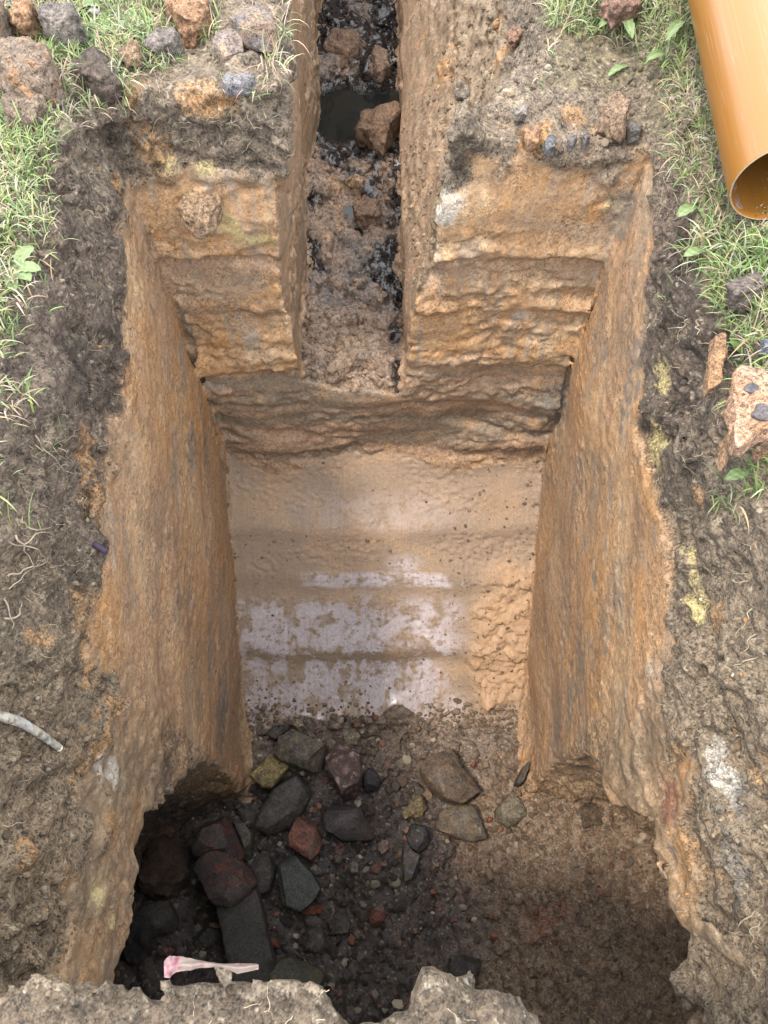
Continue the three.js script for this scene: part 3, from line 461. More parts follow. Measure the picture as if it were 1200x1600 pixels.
// a stone or clod: plan outline (metres, x and z about its middle), height, facets
function rockShape(outline, h, opt = {}) {
  const { crumb = 0, cuts = 7, rough = 0.05, fine = 0.02, colors = [lin('#777777')], detail = 13, box = 0.62, scale = 40, tilt = [0, 0], boxy = 0 } = opt;
  const g0 = new THREE.IcosahedronGeometry(1, detail); g0.deleteAttribute('uv'); g0.deleteAttribute('normal'); const g = mergeVertices(g0, 1e-5);
  const p = g.attributes.position, n = outline.length, o1 = rr(0, 50);
  const reach = th => { const cx = Math.cos(th), cz = Math.sin(th); let best = 0; for (let i = 0; i < n; i++) { const [ax, az] = outline[i], [bx, bz] = outline[(i + 1) % n], ex = bx - ax, ez = bz - az, den = cx * ez - cz * ex; if (Math.abs(den) < 1e-12) continue; const t = (ax * ez - az * ex) / den, s = (ax * cz - az * cx) / den; if (t > 0 && s >= -1e-6 && s <= 1 + 1e-6) best = Math.max(best, t); } return best; };
  const N = 180, tab = []; for (let i = 0; i < N; i++) tab.push(reach(i / N * 2 * Math.PI)); const sm = tab.map((_, i) => (tab[(i + N - 1) % N] + 2 * tab[i] + tab[(i + 1) % N]) / 4);
  const R = th => { const q = ((th / (2 * Math.PI)) % 1 + 1) % 1 * N, i = Math.floor(q); return mix(sm[i % N], sm[(i + 1) % N], q - i); };
  const size = sm.reduce((a, b) => a + b, 0) / N, V = [];
  for (let i = 0; i < p.count; i++) {
    const x = p.getX(i), y = p.getY(i), z = p.getZ(i), ch = Math.hypot(x, z), q = R(Math.atan2(z, x)) * Math.pow(ch, box), c = ch > 1e-6 ? 1 / ch : 0;
    V.push([x * c * q, Math.sign(y) * Math.pow(Math.abs(y), box) * h / 2, z * c * q]);
  }
  for (let k = 0; k < cuts; k++) {
    const a = rr(0, 6.283), e = k === 0 ? rr(1.1, 1.45) : rr(-0.1, 1.15), d = [Math.cos(a) * Math.cos(e), Math.sin(e), Math.sin(a) * Math.cos(e)];
    let far = 0; for (const v of V) far = Math.max(far, v[0] * d[0] + v[1] * d[1] + v[2] * d[2]);
    const lim = far * rr(0.68, 0.92); for (const v of V) { const q = v[0] * d[0] + v[1] * d[1] + v[2] * d[2]; if (q > lim) { const m = (q - lim) * 0.96; v[0] -= d[0] * m; v[1] -= d[1] * m; v[2] -= d[2] * m; } }
  }
  const cl = [], uv = [];
  V.forEach((v, i) => {
    const k = size * (rough * fbm(v[0] / size * 1.6 + o1, v[1] / size * 1.6, v[2] / size * 1.6, 3) * 2 + fine * P(v[0] * 90 + o1, v[1] * 90, v[2] * 90)) + crumb * (0.004 * (B(v[0] * 30 + o1, v[1] * 30, v[2] * 30) - 0.4) + 0.007 * F(v[0] + o1, v[1], v[2], 32)) + 0.002 * P(v[0] * 130 + o1, v[1] * 130, v[2] * 130), l = Math.hypot(...v) || 1;
    const X = v[0] + v[0] / l * k, Y = v[1] + v[1] / l * k, Z = v[2] + v[2] / l * k; p.setXYZ(i, X, Y, Z);
    const c = colors[0].slice(); for (let j = 1; j < colors.length; j++) { const s = colors[j][3] ?? 0.1; blend(c, colors[j], 0.9 * sstep(s, s + 0.16, fbm(X * scale * (0.7 + 0.2 * j) + 7 * j + o1, Y * scale, Z * scale, 3))); }
    const gq = 1 + 0.30 * P(X * 120, Y * 120, Z * 120) + 0.30 * P(X * 260, Y * 260, Z * 260) + 0.25 * P(X * 40, Y * 40, Z * 40); cl.push(clamp(c[0] * gq, 0.008, 0.9), clamp(c[1] * gq, 0.008, 0.9), clamp(c[2] * gq, 0.008, 0.9)); uv.push((X + Y * 0.6) / 0.3 + o1, (Z + Y * 0.4) / 0.3);
  });
  g.setAttribute('color', new THREE.Float32BufferAttribute(cl, 3)); g.setAttribute('uv', new THREE.Float32BufferAttribute(uv, 2)); g.computeVertexNormals();
  const r = crumb || !cuts ? g.toNonIndexed() : toCreasedNormals(g, 0.42), q = r.attributes.position, w = r.attributes.uv;   // grain laid on each face from the side it looks to
  for (let i = 0; i < q.count; i += 3) {
    const ux = q.getX(i + 1) - q.getX(i), uy = q.getY(i + 1) - q.getY(i), uz = q.getZ(i + 1) - q.getZ(i), vx = q.getX(i + 2) - q.getX(i), vy = q.getY(i + 2) - q.getY(i), vz = q.getZ(i + 2) - q.getZ(i);
    const X = Math.abs(uy * vz - uz * vy), Y = Math.abs(uz * vx - ux * vz), Z = Math.abs(ux * vy - uy * vx);
    for (let j = i; j < i + 3; j++) { const a = q.getX(j) / 0.34, b = q.getY(j) / 0.34, c = q.getZ(j) / 0.34; if (Y >= X && Y >= Z) w.setXY(j, a + o1, c); else if (X >= Z) w.setXY(j, c + o1, b + 0.3); else w.setXY(j, a + o1, b + 0.6); }
  }
  return r;
}
const at = (ox, oy, s, pts) => pts.map(([x, y]) => [ox + x / s, oy + y / s]);   // a crop's coordinates to survey coordinates
function place(name, category, label, group, px, h, opt = {}) {
  const cu = px.reduce((a, q) => a + q[0], 0) / px.length, cv = px.reduce((a, q) => a + q[1], 0) / px.length;
  const base = opt.y ?? meet(cu, cv).y, y = base + (opt.up ?? 0.2) * h, W_ = px.map(q => level(q[0], q[1], y)), m = level(cu, cv, y);
  const g = rockShape(W_.map(q => [q.x - m.x, q.z - m.z]), h, opt);
  const o = new THREE.Mesh(g, opt.mat || M.rock); o.position.set(m.x, y, m.z); return tag(o, name, label, category, group);
}
const K = (h, t) => { const c = lin(h, 0.56); if (t !== undefined) c[3] = t; return c; };

// ------------------------------------------------------------------ rubble on the pit floor
{
  const c1 = p => at(180, 1100, 2.4, p), c2 = p => at(380, 1100, 5, p), c3 = p => at(600, 1130, 4.615, p);
  const G = 'rubble on the pit floor', R = (label, px, h, opt, name = 'stone', cat = 'stone') => place(name, cat, label, G, px, h, opt);
  const dark = [K('#5d5753'), K('#463f3c', 0.05), K('#7b746d', 0.22)], mudOn = K('#7d6650', 0.1), redd = [K('#625553'), K('#92503e', 0.05), K('#544a4c', 0.16), K('#7b6d64', 0.28)];
  R('yellowish grey boulder at the top of the rubble heap below the clay slope', c2([[230, 330], [300, 230], [370, 180], [450, 240], [600, 300], [680, 340], [670, 420], [600, 510], [540, 535], [420, 500], [340, 470], [280, 440], [230, 390]]), 0.11, { colors: [K('#7d7466'), K('#93856a', 0.02), K('#5b534d', 0.1), K('#6f675f', 0.2)], cuts: 8, up: 0.35 });
  R('dark lump of dirt behind the left end of the yellowish grey boulder', c2([[190, 250], [230, 190], [340, 160], [370, 190], [320, 240], [240, 310]]), 0.06, { colors: dark, cuts: 3, rough: 0.12 }, 'clod', 'clod');
  R('small pale crumbly lump resting on top of the yellowish grey boulder', c2([[370, 150], [400, 115], [460, 130], [490, 190], [430, 210]]), 0.05, { colors: [K('#b5a58c'), K('#8f7f68', 0.1)], rough: 0.14, up: 0.5 });
  R('yellow mossy brick chip beside the yellowish grey boulder', c2([[225, 388], [300, 440], [365, 490], [295, 575], [220, 662], [150, 655], [100, 610], [52, 560], [140, 475]]), 0.045, { colors: [K('#c2a96e'), K('#8d7a55', 0.04), K('#ddd09a', 0.2), K('#655a40', 0.2)], cuts: 1, box: 0.35, up: 0.75, scale: 70, rough: 0.03 }, 'brick_chip', 'brick chip');
  R('rounded pink speckled stone with an orange tip', c2([[640, 430], [700, 350], [790, 305], [860, 330], [925, 420], [935, 560], [900, 690], [850, 745], [770, 730], [690, 590], [640, 530]]), 0.12, { colors: [K('#6c5650'), K('#c9aaa2', 0.1), K('#98513f', 0.24)], cuts: 5, up: 0.3, scale: 75 });
  R('small pale stone above the pink speckled stone', c2([[775, 265], [800, 210], [850, 190], [920, 250], [905, 315], [850, 320], [790, 300]]), 0.035, { colors: [K('#b3a48d'), K('#857761', 0.1)], rough: 0.1, up: 0.4 });
  R('black lump right of the pink speckled stone', c2([[930, 560], [980, 490], [1040, 530], [1080, 600], [1050, 680], [980, 685], [940, 650]]), 0.05, { colors: [K('#3f3b42'), K('#5d5a66', 0.2)], rough: 0.12, cuts: 4, up: 0.35 });
  R('long dark grey slab slanting through the middle of the heap', c2([[100, 920], [150, 830], [250, 640], [340, 560], [420, 540], [540, 640], [530, 720], [470, 850], [330, 1010], [230, 1060], [170, 1010], [110, 980]]), 0.09, { colors: [K('#66605b'), K('#524c49', 0.08), K('#8a5140', 0.3), K('#7f7972', 0.24)], cuts: 6, box: 0.45, up: 0.4 });
  R('tiny grey stone at the lower end of the long dark slab', c2([[115, 1050], [150, 1015], [195, 1040], [180, 1120], [140, 1160], [110, 1120]]), 0.03, { colors: [K('#736c66'), K('#57504c', 0.1)], up: 0.5, detail: 6 });
  R('red brick fragment with a muddy face in the middle of the heap', c1([[650, 505], [668, 460], [690, 420], [740, 430], [765, 460], [790, 490], [770, 550], [730, 600], [700, 590], [650, 540]]), 0.07, { colors: [K('#9a6454'), K('#7a6557', 0.02), K('#a86c58', 0.2)], cuts: 7, box: 0.42, up: 0.45 }, 'brick_fragment', 'brick');
  R('broad dark block right of the red brick fragment', c2([[620, 930], [660, 830], [700, 775], [830, 770], [920, 830], [1020, 990], [1015, 1050], [900, 1100], [760, 1110], [650, 1030]]), 0.09, { colors: [K('#625a59'), K('#4e4746', 0.1), K('#77706c', 0.26)], cuts: 9, box: 0.45, up: 0.3 });
  R('grey stone wedged behind the two red and black boulders', c1([[440, 440], [490, 440], [520, 490], [520, 560], [490, 600], [470, 500]]), 0.08, { colors: [K('#716a60'), K('#8b5138', 0.22), K('#5a534d', 0.1)], up: 0.4 });
  R('upper of two red and black boulders on the left', c1([[295, 540], [310, 490], [350, 440], [400, 415], [440, 440], [480, 500], [490, 560], [480, 590], [400, 590], [330, 585], [300, 575]]), 0.15, { colors: redd, cuts: 8, up: 0.35 });
  R('lower of two red and black boulders, above the dark brick', c1([[300, 640], [320, 580], [370, 550], [430, 560], [500, 610], [535, 670], [500, 720], [440, 765], [380, 755], [340, 720], [320, 680]]), 0.15, { colors: redd, cuts: 8, up: 0.75 });
  R('narrow grey slab right of the lower red and black boulder', c1([[515, 610], [545, 560], [600, 565], [600, 650], [580, 710], [530, 720], [525, 660]]), 0.08, { colors: dark, cuts: 5, box: 0.45, up: 0.3 });
  R('angular dark green grey slab at the front of the heap', c1([[605, 600], [625, 570], [680, 570], [740, 640], [770, 690], [760, 720], [700, 785], [640, 760], [615, 730]]), 0.07, { colors: [K('#5b605a'), K('#4b4f4b', 0.08), K('#757a72', 0.26)], cuts: 4, box: 0.32, up: 0.6 });
  R('brown lump in the dark hollow left of the dark brick', c1([[290, 880], [340, 830], [395, 840], [400, 880], [350, 915], [310, 905]]), 0.06, { colors: dark, rough: 0.1 }, 'clod', 'clod');
  R('dark clod slumped against the left undercut', c1([[90, 640], [130, 540], [190, 490], [270, 560], [285, 640], [230, 720], [140, 740], [95, 710]]), 0.12, { colors: [K('#5f4c40'), K('#4a3b33', 0.05), K('#8a4a33', 0.33)], rough: 0.14, fine: 0.05, crumb: 1, mat: M.clod, cuts: 4 }, 'clod', 'clod');
  R('black cindery clod at the bottom left corner of the pit', c1([[40, 830], [90, 770], [150, 790], [170, 880], [130, 960], [60, 970], [30, 900]]), 0.1, { colors: [K('#3d393b'), K('#5b4338', 0.1), K('#6a6a72', 0.25)], rough: 0.14, fine: 0.06, crumb: 1, mat: M.clod, cuts: 3 }, 'clod', 'clod');
  R('greenish slab half hidden by the near lip of the pit', c1([[578, 985], [600, 955], [660, 948], [760, 985], [800, 1030], [760, 1085], [650, 1070], [585, 1030]]), 0.07, { colors: [K('#5b5a44'), K('#48473a', 0.08), K('#6f6a5c', 0.2)], box: 0.42, up: 0.3, y: -1.46 });
  R('tiny red brick chip right of the dark brick', c1([[568, 890], [590, 872], [615, 880], [615, 915], [580, 918]]), 0.025, { colors: [K('#8a4a36'), K('#6b4436', 0.1)], detail: 5, up: 0.6 }, 'brick_chip', 'brick chip');
  R('brick red crumb under the tip of the green grey slab', c1([[698, 790], [715, 760], [745, 752], [788, 760], [775, 785], [730, 795]]), 0.03, { colors: [K('#8f4a33'), K('#7b7448', 0.1)], detail: 6, up: 0.4 }, 'brick_chip', 'brick chip');
  R('flat red brick shard lying alone in the dark middle of the floor', c1([[950, 800], [960, 775], [985, 768], [1020, 785], [1005, 830], [965, 838]]), 0.03, { colors: [K('#8a4c3c'), K('#6d4a3e', 0.1)], detail: 8, up: 0.45 }, 'brick_chip', 'brick chip');
  R('grey pebble below the broad dark block', c1([[872, 605], [895, 588], [915, 605], [912, 630], [885, 638]]), 0.028, { colors: [K('#8b8880'), K('#5d5a56', 0.1)], detail: 6, up: 0.5 });
  R('pinkish crumb right of the broad dark block', c1([[982, 535], [1000, 505], [1025, 515], [1028, 550], [1000, 572]]), 0.03, { colors: [K('#a58a80'), K('#7b6259', 0.1)], detail: 6, rough: 0.12, up: 0.5 });
  R('reddish pebble under the pinkish crumb', c1([[955, 610], [975, 592], [998, 615], [985, 640], [960, 636]]), 0.025, { colors: [K('#8d6556'), K('#6b5147', 0.1)], detail: 6, up: 0.4 });
  R('small olive stone between the broad block and the green grey slab', c1([[820, 575], [840, 560], [850, 580], [842, 600], [826, 598]]), 0.022, { colors: [K('#7d7460')], detail: 5, up: 0.5 });
  R('pale yellow lump above the black and white stone', c3([[130, 640], [190, 570], [240, 510], [300, 560], [310, 640], [260, 680], [150, 690]]), 0.055, { colors: [K('#a3906c'), K('#7d6b50', 0.05), K('#c2b28f', 0.22)], rough: 0.12, up: 0.4 });
  R('black stone with a white broken face', c3([[150, 780], [210, 720], [290, 750], [330, 800], [320, 880], [250, 940], [180, 880]]), 0.06, { colors: [K('#4f4a4b'), K('#c9c3b8', 0.18), K('#37333a', 0.02)], cuts: 8, up: 0.45 });
  R('slate chip with a blue shiny edge standing below the black and white stone', c3([[140, 920], [190, 910], [260, 950], [255, 1030], [235, 1110], [150, 1145], [135, 1050]]), 0.045, { colors: [K('#6f685f'), K('#8ba0c9', 0.24), K('#554f4b', 0.08)], box: 0.3, cuts: 3, up: 0.4, scale: 60 });
  R('large muddy block right of centre at the foot of the slope', c3([[255, 340], [290, 260], [380, 220], [480, 180], [520, 260], [540, 320], [690, 420], [710, 480], [560, 590], [420, 560], [300, 440]]), 0.11, { colors: [K('#7f6d5e'), K('#8f7659', 0.08), K('#6b605b', 0.1)], cuts: 8, box: 0.5, up: 0.3 });
  R('layered slab with a pale broken edge below the large muddy block', c3([[340, 640], [440, 590], [640, 590], [700, 700], [740, 840], [640, 860], [540, 840], [370, 760]]), 0.06, { colors: [K('#736759'), K('#8a7253', 0.05), K('#a5a39a', 0.3)], cuts: 5, box: 0.38, up: 0.3 });
  R('pale stone with a red fleck on the right of the floor', c3([[790, 600], [850, 520], [920, 470], [980, 560], [1035, 640], [1020, 700], [900, 755], [800, 700]]), 0.07, { colors: [K('#948874'), K('#7a6e5d', 0.06), K('#a9a08c', 0.2), K('#b0604c', 0.42)], cuts: 7, up: 0.35 });
  R('thin dark slate standing against the right wall foot', c3([[940, 445], [960, 390], [1000, 320], [1040, 278], [1030, 340], [985, 455]]), 0.08, { colors: [K('#6b6259'), K('#584f48', 0.1)], box: 0.3, cuts: 2, up: 0.3 }, 'slate', 'slate');
  R('small red pebble left of the pale red flecked stone', c3([[738, 690], [758, 672], [790, 685], [780, 712], [748, 714]]), 0.02, { colors: [K('#a5583f')], detail: 5, up: 0.5 });
  R('red crumb beside the top of the large muddy block', c3([[625, 300], [638, 278], [656, 292], [648, 318], [630, 318]]), 0.018, { colors: [K('#b05a3c')], detail: 4, up: 0.6 });
  R('small dark stone near the lip at the right of the black gap', [[700, 1500], [722, 1490], [752, 1500], [748, 1525], [715, 1532], [698, 1520]], 0.05, { colors: dark, up: 0.4, y: -1.46 });
  R('grey stone near the lip left of the black gap', [[512, 1440], [528, 1425], [548, 1436], [545, 1458], [520, 1460]], 0.04, { colors: dark, up: 0.4 });
  R('brown lump in the shade below the angular green grey slab', [[470, 1460], [500, 1445], [515, 1470], [500, 1490], [474, 1486]], 0.045, { colors: dark, up: 0.4, rough: 0.1 }, 'clod', 'clod');
  R('grey brown stone left of the tiny grey stone', [[392, 1395], [405, 1345], [425, 1335], [430, 1380], [415, 1402]], 0.05, { colors: dark, up: 0.2 });
  R('dark rounded stone under the left undercut roof', [[205, 1445], [225, 1415], [265, 1405], [280, 1440], [262, 1470], [220, 1475]], 0.08, { colors: dark, up: 0.2 });
  R('brownish stone near the top right of the floor below the undercut', [[905, 1265], [925, 1252], [945, 1266], [940, 1290], [912, 1292]], 0.04, { colors: [K('#7d6a57'), K('#6b5947', 0.1)], up: 0.15, rough: 0.14, crumb: 1, mat: M.clod, detail: 12, cuts: 2 }, 'clod', 'clod');
  // the dark brick
  const y = -1.455, q = [[347, 1414], [393, 1402], [418, 1500], [360, 1515]].map(a => level(a[0], a[1], y + 0.05)), ax = q[0].clone().add(q[1]).multiplyScalar(0.5), bx = q[2].clone().add(q[3]).multiplyScalar(0.5);
  const g = rockShape([[-0.052, -0.105], [0.05, -0.107], [0.053, 0.105], [-0.05, 0.108]], 0.068, { colors: [K('#56524e'), K('#453f3c', 0.06), K('#7d5340', 0.28)], box: 0.2, cuts: 2, rough: 0.03, detail: 18 });
  const b = new THREE.Mesh(g, M.rock), mid = ax.clone().lerp(bx, 0.5); b.position.set(mid.x + 0.01, y + 0.03, mid.z + 0.02); b.rotation.set(0.12, Math.atan2(bx.x - ax.x, bx.z - ax.z), -0.05);
  tag(b, 'brick', 'dark whole brick lying in the shade below the red and black boulders', 'brick', G);
}

// ------------------------------------------------------------------ clods and stones at the top
{
  const t1 = p => at(0, 0, 5, p), t2 = p => at(0, 0, 2.5, p), t3 = p => at(720, 0, 2.5, p), t5 = p => at(1000, 480, 5, p);
  const earth = [K('#93806f'), K('#b28a68', 0.08), K('#86766a', 0.12), K('#cbb58a', 0.4)], orange = [K('#b88f6e'), K('#a67e5e', 0.06), K('#9a8574', 0.2)], grey = [K('#8d847e'), K('#756d67', 0.08), K('#9d9286', 0.2)];
  const clod = (label, px, h, colors, o = {}, name = 'clod', cat = 'clod', gr = 'clods thrown up around the pit') => place(name, cat, label, gr, px, h, { colors, rough: 0.13, fine: 0.05, crumb: o.fine === 0.01 ? 0 : 1, cuts: 3, mat: M.clod, up: 0.35, detail: 18, box: 0.6, ...o });
  clod('large orange and brown clod on the grass at the left edge', t1([[0, 480], [100, 380], [250, 370], [380, 400], [430, 560], [480, 700], [430, 800], [300, 830], [120, 810], [80, 740], [0, 640]]), 0.075, earth);
  clod('brown clod in front of the large orange clod', t1([[20, 905], [130, 815], [300, 820], [400, 850], [380, 960], [200, 995], [45, 965]]), 0.05, earth);
  clod('rusty orange crumbly clod near the top left corner', t1([[80, 190], [130, 110], [230, 90], [320, 130], [250, 230], [150, 260]]), 0.05, orange);
  clod('brown clod at the top left edge', t1([[0, 110], [60, 60], [80, 180], [40, 250], [0, 330], [-40, 240]]), 0.06, earth);
  clod('smooth grey brown clod lying in the grass', t1([[290, 180], [380, 110], [520, 100], [640, 150], [650, 240], [520, 290], [420, 290]]), 0.055, grey, { fine: 0.015, rough: 0.06 });
  clod('small grey stone beside the smooth grey clod', t1([[690, 110], [740, 85], [795, 110], [780, 140], [710, 140]]), 0.02, [K('#aaa3a6'), K('#7f7a80', 0.1)], { fine: 0.01 }, 'stone', 'stone', 'loose stones around the pit');
  clod('orange clod at the top edge left of the trench', t2([[660, 40], [690, 5], [740, -20], [810, 10], [830, 70], [790, 115], [720, 120], [690, 90]]), 0.05, orange);
  clod('small orange crumb under the top orange clod', t2([[700, 135], [735, 120], [772, 135], [765, 162], [715, 165]]), 0.025, orange, { detail: 9 });
  clod('smooth grey clay slab beside the trench edge', t2([[895, 90], [940, 45], [1000, 25], [1060, 65], [1090, 165], [1030, 175], [950, 155]]), 0.035, [K('#a08a78'), K('#8a817f', 0.0), K('#b59a80', 0.2)], { fine: 0.01, rough: 0.04, box: 0.4 }, 'clay_slab', 'clay slab');
  clod('grey violet clay slab in front of the smooth grey slab', t2([[832, 185], [860, 160], [905, 142], [952, 165], [955, 235], [880, 252], [838, 225]]), 0.035, [K('#96867f'), K('#b09a86', 0.1)], { fine: 0.01, rough: 0.04, box: 0.4 }, 'clay_slab', 'clay slab');
  clod('bluish flat stone in the dark topsoil left of the trench', t2([[860, 330], [900, 292], [960, 300], [1000, 320], [970, 352], [890, 362]]), 0.025, [K('#908d92'), K('#a58f7d', 0.12)], { fine: 0.01, rough: 0.05, up: 0.1 }, 'stone', 'stone', 'loose stones around the pit');
  clod('brown clod on the bare ground above the left topsoil', t2([[560, 180], [620, 130], [690, 140], [700, 190], [620, 220]]), 0.035, grey);
  clod('tan clod beside the small white stone', t2([[470, 200], [520, 170], [550, 190], [540, 230], [490, 240]]), 0.025, [K('#a58a70'), K('#8f7560', 0.1)]);
  clod('small white stone on the left block', t2([[566, 190], [575, 176], [590, 184], [586, 200], [572, 204]]), 0.014, [K('#e2d8c8')], { fine: 0.01, detail: 5 }, 'stone', 'stone', 'loose stones around the pit');
  clod('ragged dark turf clod overhanging the left corner', t2([[290, 240], [320, 195], [400, 200], [450, 270], [480, 300], [470, 350], [400, 370], [350, 360], [300, 320]]), 0.06, [K('#6b5e54'), K('#544841', 0.02), K('#85766a', 0.25)], { rough: 0.2, fine: 0.08, up: 0.0 });
  clod('sandy clod stuck to the left clay face below the topsoil', t2([[690, 840], [720, 760], [770, 705], [845, 715], [868, 800], [830, 860], [770, 895], [710, 870]]), 0.05, [K('#c0a184'), K('#c6ab80', 0.2), K('#ab8c6e', 0.1)], { y: -0.19, up: 0 });
  // right of the trench
  clod('pale brown clod on dark soil at the right back corner', t3([[540, 470], [560, 410], [610, 395], [645, 440], [640, 525], [590, 515]]), 0.05, [K('#a58a72'), K('#8d7560', 0.1)]);
  clod('dark grey pebble right of the pale brown clod', t3([[645, 510], [668, 485], [700, 500], [696, 540], [660, 542]]), 0.028, [K('#7b7672'), K('#65605d', 0.1)], { fine: 0.01, rough: 0.06 }, 'stone', 'stone', 'loose stones around the pit');
  clod('flat pale oval stone on the soil slope', t3([[200, 437], [232, 420], [266, 432], [255, 456], [215, 462]]), 0.02, [K('#a59c92'), K('#8f867c', 0.1)], { fine: 0.01, rough: 0.05, detail: 8 }, 'stone', 'stone', 'loose stones around the pit');
  clod('oval grey pebble at the right back edge', t3([[415, 555], [432, 520], [452, 548], [440, 576], [422, 574]]), 0.02, [K('#827d7c')], { fine: 0.01, rough: 0.05, detail: 7 }, 'stone', 'stone', 'loose stones around the pit');
  clod('violet grey pebble next to the oval grey pebble', t3([[470, 545], [490, 522], [502, 548], [484, 572]]), 0.018, [K('#857e80')], { fine: 0.01, rough: 0.05, detail: 7 }, 'stone', 'stone', 'loose stones around the pit');
  clod('blue grey stone beside the orange crumb on the right edge', t3([[318, 570], [340, 545], [376, 560], [370, 592], [332, 597]]), 0.025, [K('#7d7c80'), K('#66646b', 0.1)], { fine: 0.01, rough: 0.07, detail: 8 }, 'stone', 'stone', 'loose stones around the pit');
  clod('orange crumb on dark soil above the right clay face', t3([[238, 515], [275, 490], [312, 520], [300, 560], [260, 572]]), 0.028, orange, { detail: 10 });
  clod('small clay crumb half way along the soil slope', t3([[175, 150], [205, 120], [230, 145], [215, 180], [185, 178]]), 0.025, [K('#b08a70'), K('#9a7660', 0.1)], { detail: 9 });
  clod('reddish brown clod among the weeds at the top', t3([[545, 20], [580, -20], [680, -20], [705, 30], [660, 60], [600, 75]]), 0.04, [K('#9a7868'), K('#b0765a', 0.1)]);
  clod('brown clod in the grass left of the pipe mouth', t3([[855, 490], [875, 465], [905, 480], [900, 505], [870, 512]]), 0.025, [K('#8f7d70')], { detail: 9 });
  clod('dark purplish clod at the right frame edge', t3([[1040, 1130], [1080, 1085], [1150, 1095], [1180, 1150], [1130, 1190], [1060, 1180]]), 0.035, [K('#857873'), K('#6f625e', 0.1)]);
  // clay slab with dark stones, right
  const s = clod('flat orange clay slab with two dark stones at the right edge', t5([[700, 600], [760, 520], [860, 520], [960, 590], [1010, 690], [1150, 760], [1150, 960], [1000, 1000], [900, 1020], [830, 1090], [730, 1120], [715, 1000], [700, 850]]), 0.03, [K('#c8a083'), K('#b98d6a', 0.08), K('#d3b193', 0.2)], { y: 0.012, rough: 0.05, fine: 0.03, box: 0.32, cuts: 1, up: 0.4 }, 'clay_slab', 'clay slab');
  for (const [px, py, w, d] of [[860, 640, 0.011, 0.007], [970, 830, 0.014, 0.011]]) { const p = level(1000 + px / 5, 480 + py / 5, s.position.y + 0.013).sub(s.position); const m = new THREE.Mesh(rockShape([...Array(9)].map((_, i) => [Math.cos(i * 0.698) * w * rr(0.85, 1.1), Math.sin(i * 0.698) * d * rr(0.85, 1.1)]), 0.008, { colors: [K('#6b6466'), K('#55505a', 0.1)], detail: 6, cuts: 0 }), M.rock); m.name = 'embedded_stone'; m.position.copy(p); m.castShadow = true; s.add(m); }
  clod('narrow orange clay splinter below the flat clay slab', t5([[640, 1040], [690, 975], [722, 1080], [690, 1180], [655, 1240], [640, 1150]]), 0.03, [K('#bd9874'), K('#9a8776', 0.1)], { y: -0.02, box: 0.4 }, 'clay_slab', 'clay slab');
  clod('upright strip of orange clay leaning on the right topsoil', t5([[570, 222], [628, 205], [655, 245], [645, 400], [612, 600], [560, 640], [508, 690], [540, 400]]), 0.022, [K('#b58e6a'), K('#a37d5a', 0.1), K('#c29b78', 0.22)], { y: -0.045, box: 0.35, rough: 0.04, cuts: 1 }, 'clay_slab', 'clay slab');
  clod('orange clay crumb below the flat clay slab', t5([[880, 1130], [950, 1090], [1020, 1120], [1010, 1180], [920, 1190]]), 0.022, [K('#c49c80'), K('#ae886a', 0.1)], { detail: 10 });
  clod('blue grey stone in the grass at the right edge', t5([[925, 300], [960, 270], [1010, 320], [1000, 365], [950, 345]]), 0.018, [K('#8f95a8'), K('#6f7282', 0.1)], { detail: 7, fine: 0.01 }, 'stone', 'stone', 'loose stones around the pit');
  // trench
  place('clod', 'clod', 'big brown clod lying across the black water in the trench', 'clods in the trench', [[546, 202], [562, 190], [600, 180], [622, 172], [629, 186], [614, 212], [600, 233], [584, 232], [572, 222]], 0.085, { y: -0.63, up: 0.25, colors: [K('#a9866a'), K('#8d6c54', 0.06), K('#b8957a', 0.2)], rough: 0.12, fine: 0.04, crumb: 1, mat: M.clod, cuts: 4, detail: 18, box: 0.5 });
  place('clod', 'clod', 'mud lump beside the small puddle in the trench', 'clods in the trench', [[552, 325], [570, 312], [592, 320], [596, 342], [575, 352], [556, 344]], 0.05, { y: -0.63, up: 0.3, colors: [K('#a3836c'), K('#8b6f5c', 0.06)], rough: 0.12, fine: 0.05, crumb: 1, mat: M.clod, cuts: 2, detail: 14 });
  place('clod', 'clod', 'brown clod in the wet mud at the far end of the trench', 'clods in the trench', [[505, 80], [520, 55], [545, 48], [566, 70], [560, 90], [530, 98]], 0.07, { y: -0.63, up: 0.2, colors: [K('#a1826a'), K('#86695a', 0.06)], rough: 0.14, fine: 0.05, crumb: 1, mat: M.clod, cuts: 3, detail: 14 });
  place('clod', 'clod', 'pinkish clod against the right side of the far trench', 'clods in the trench', [[575, 100], [590, 75], [606, 85], [610, 110], [596, 125], [578, 120]], 0.06, { y: -0.63, up: 0.2, colors: [K('#a98a74'), K('#86695a', 0.1)], rough: 0.14, fine: 0.05, crumb: 1, mat: M.clod, cuts: 3, detail: 14 });
}

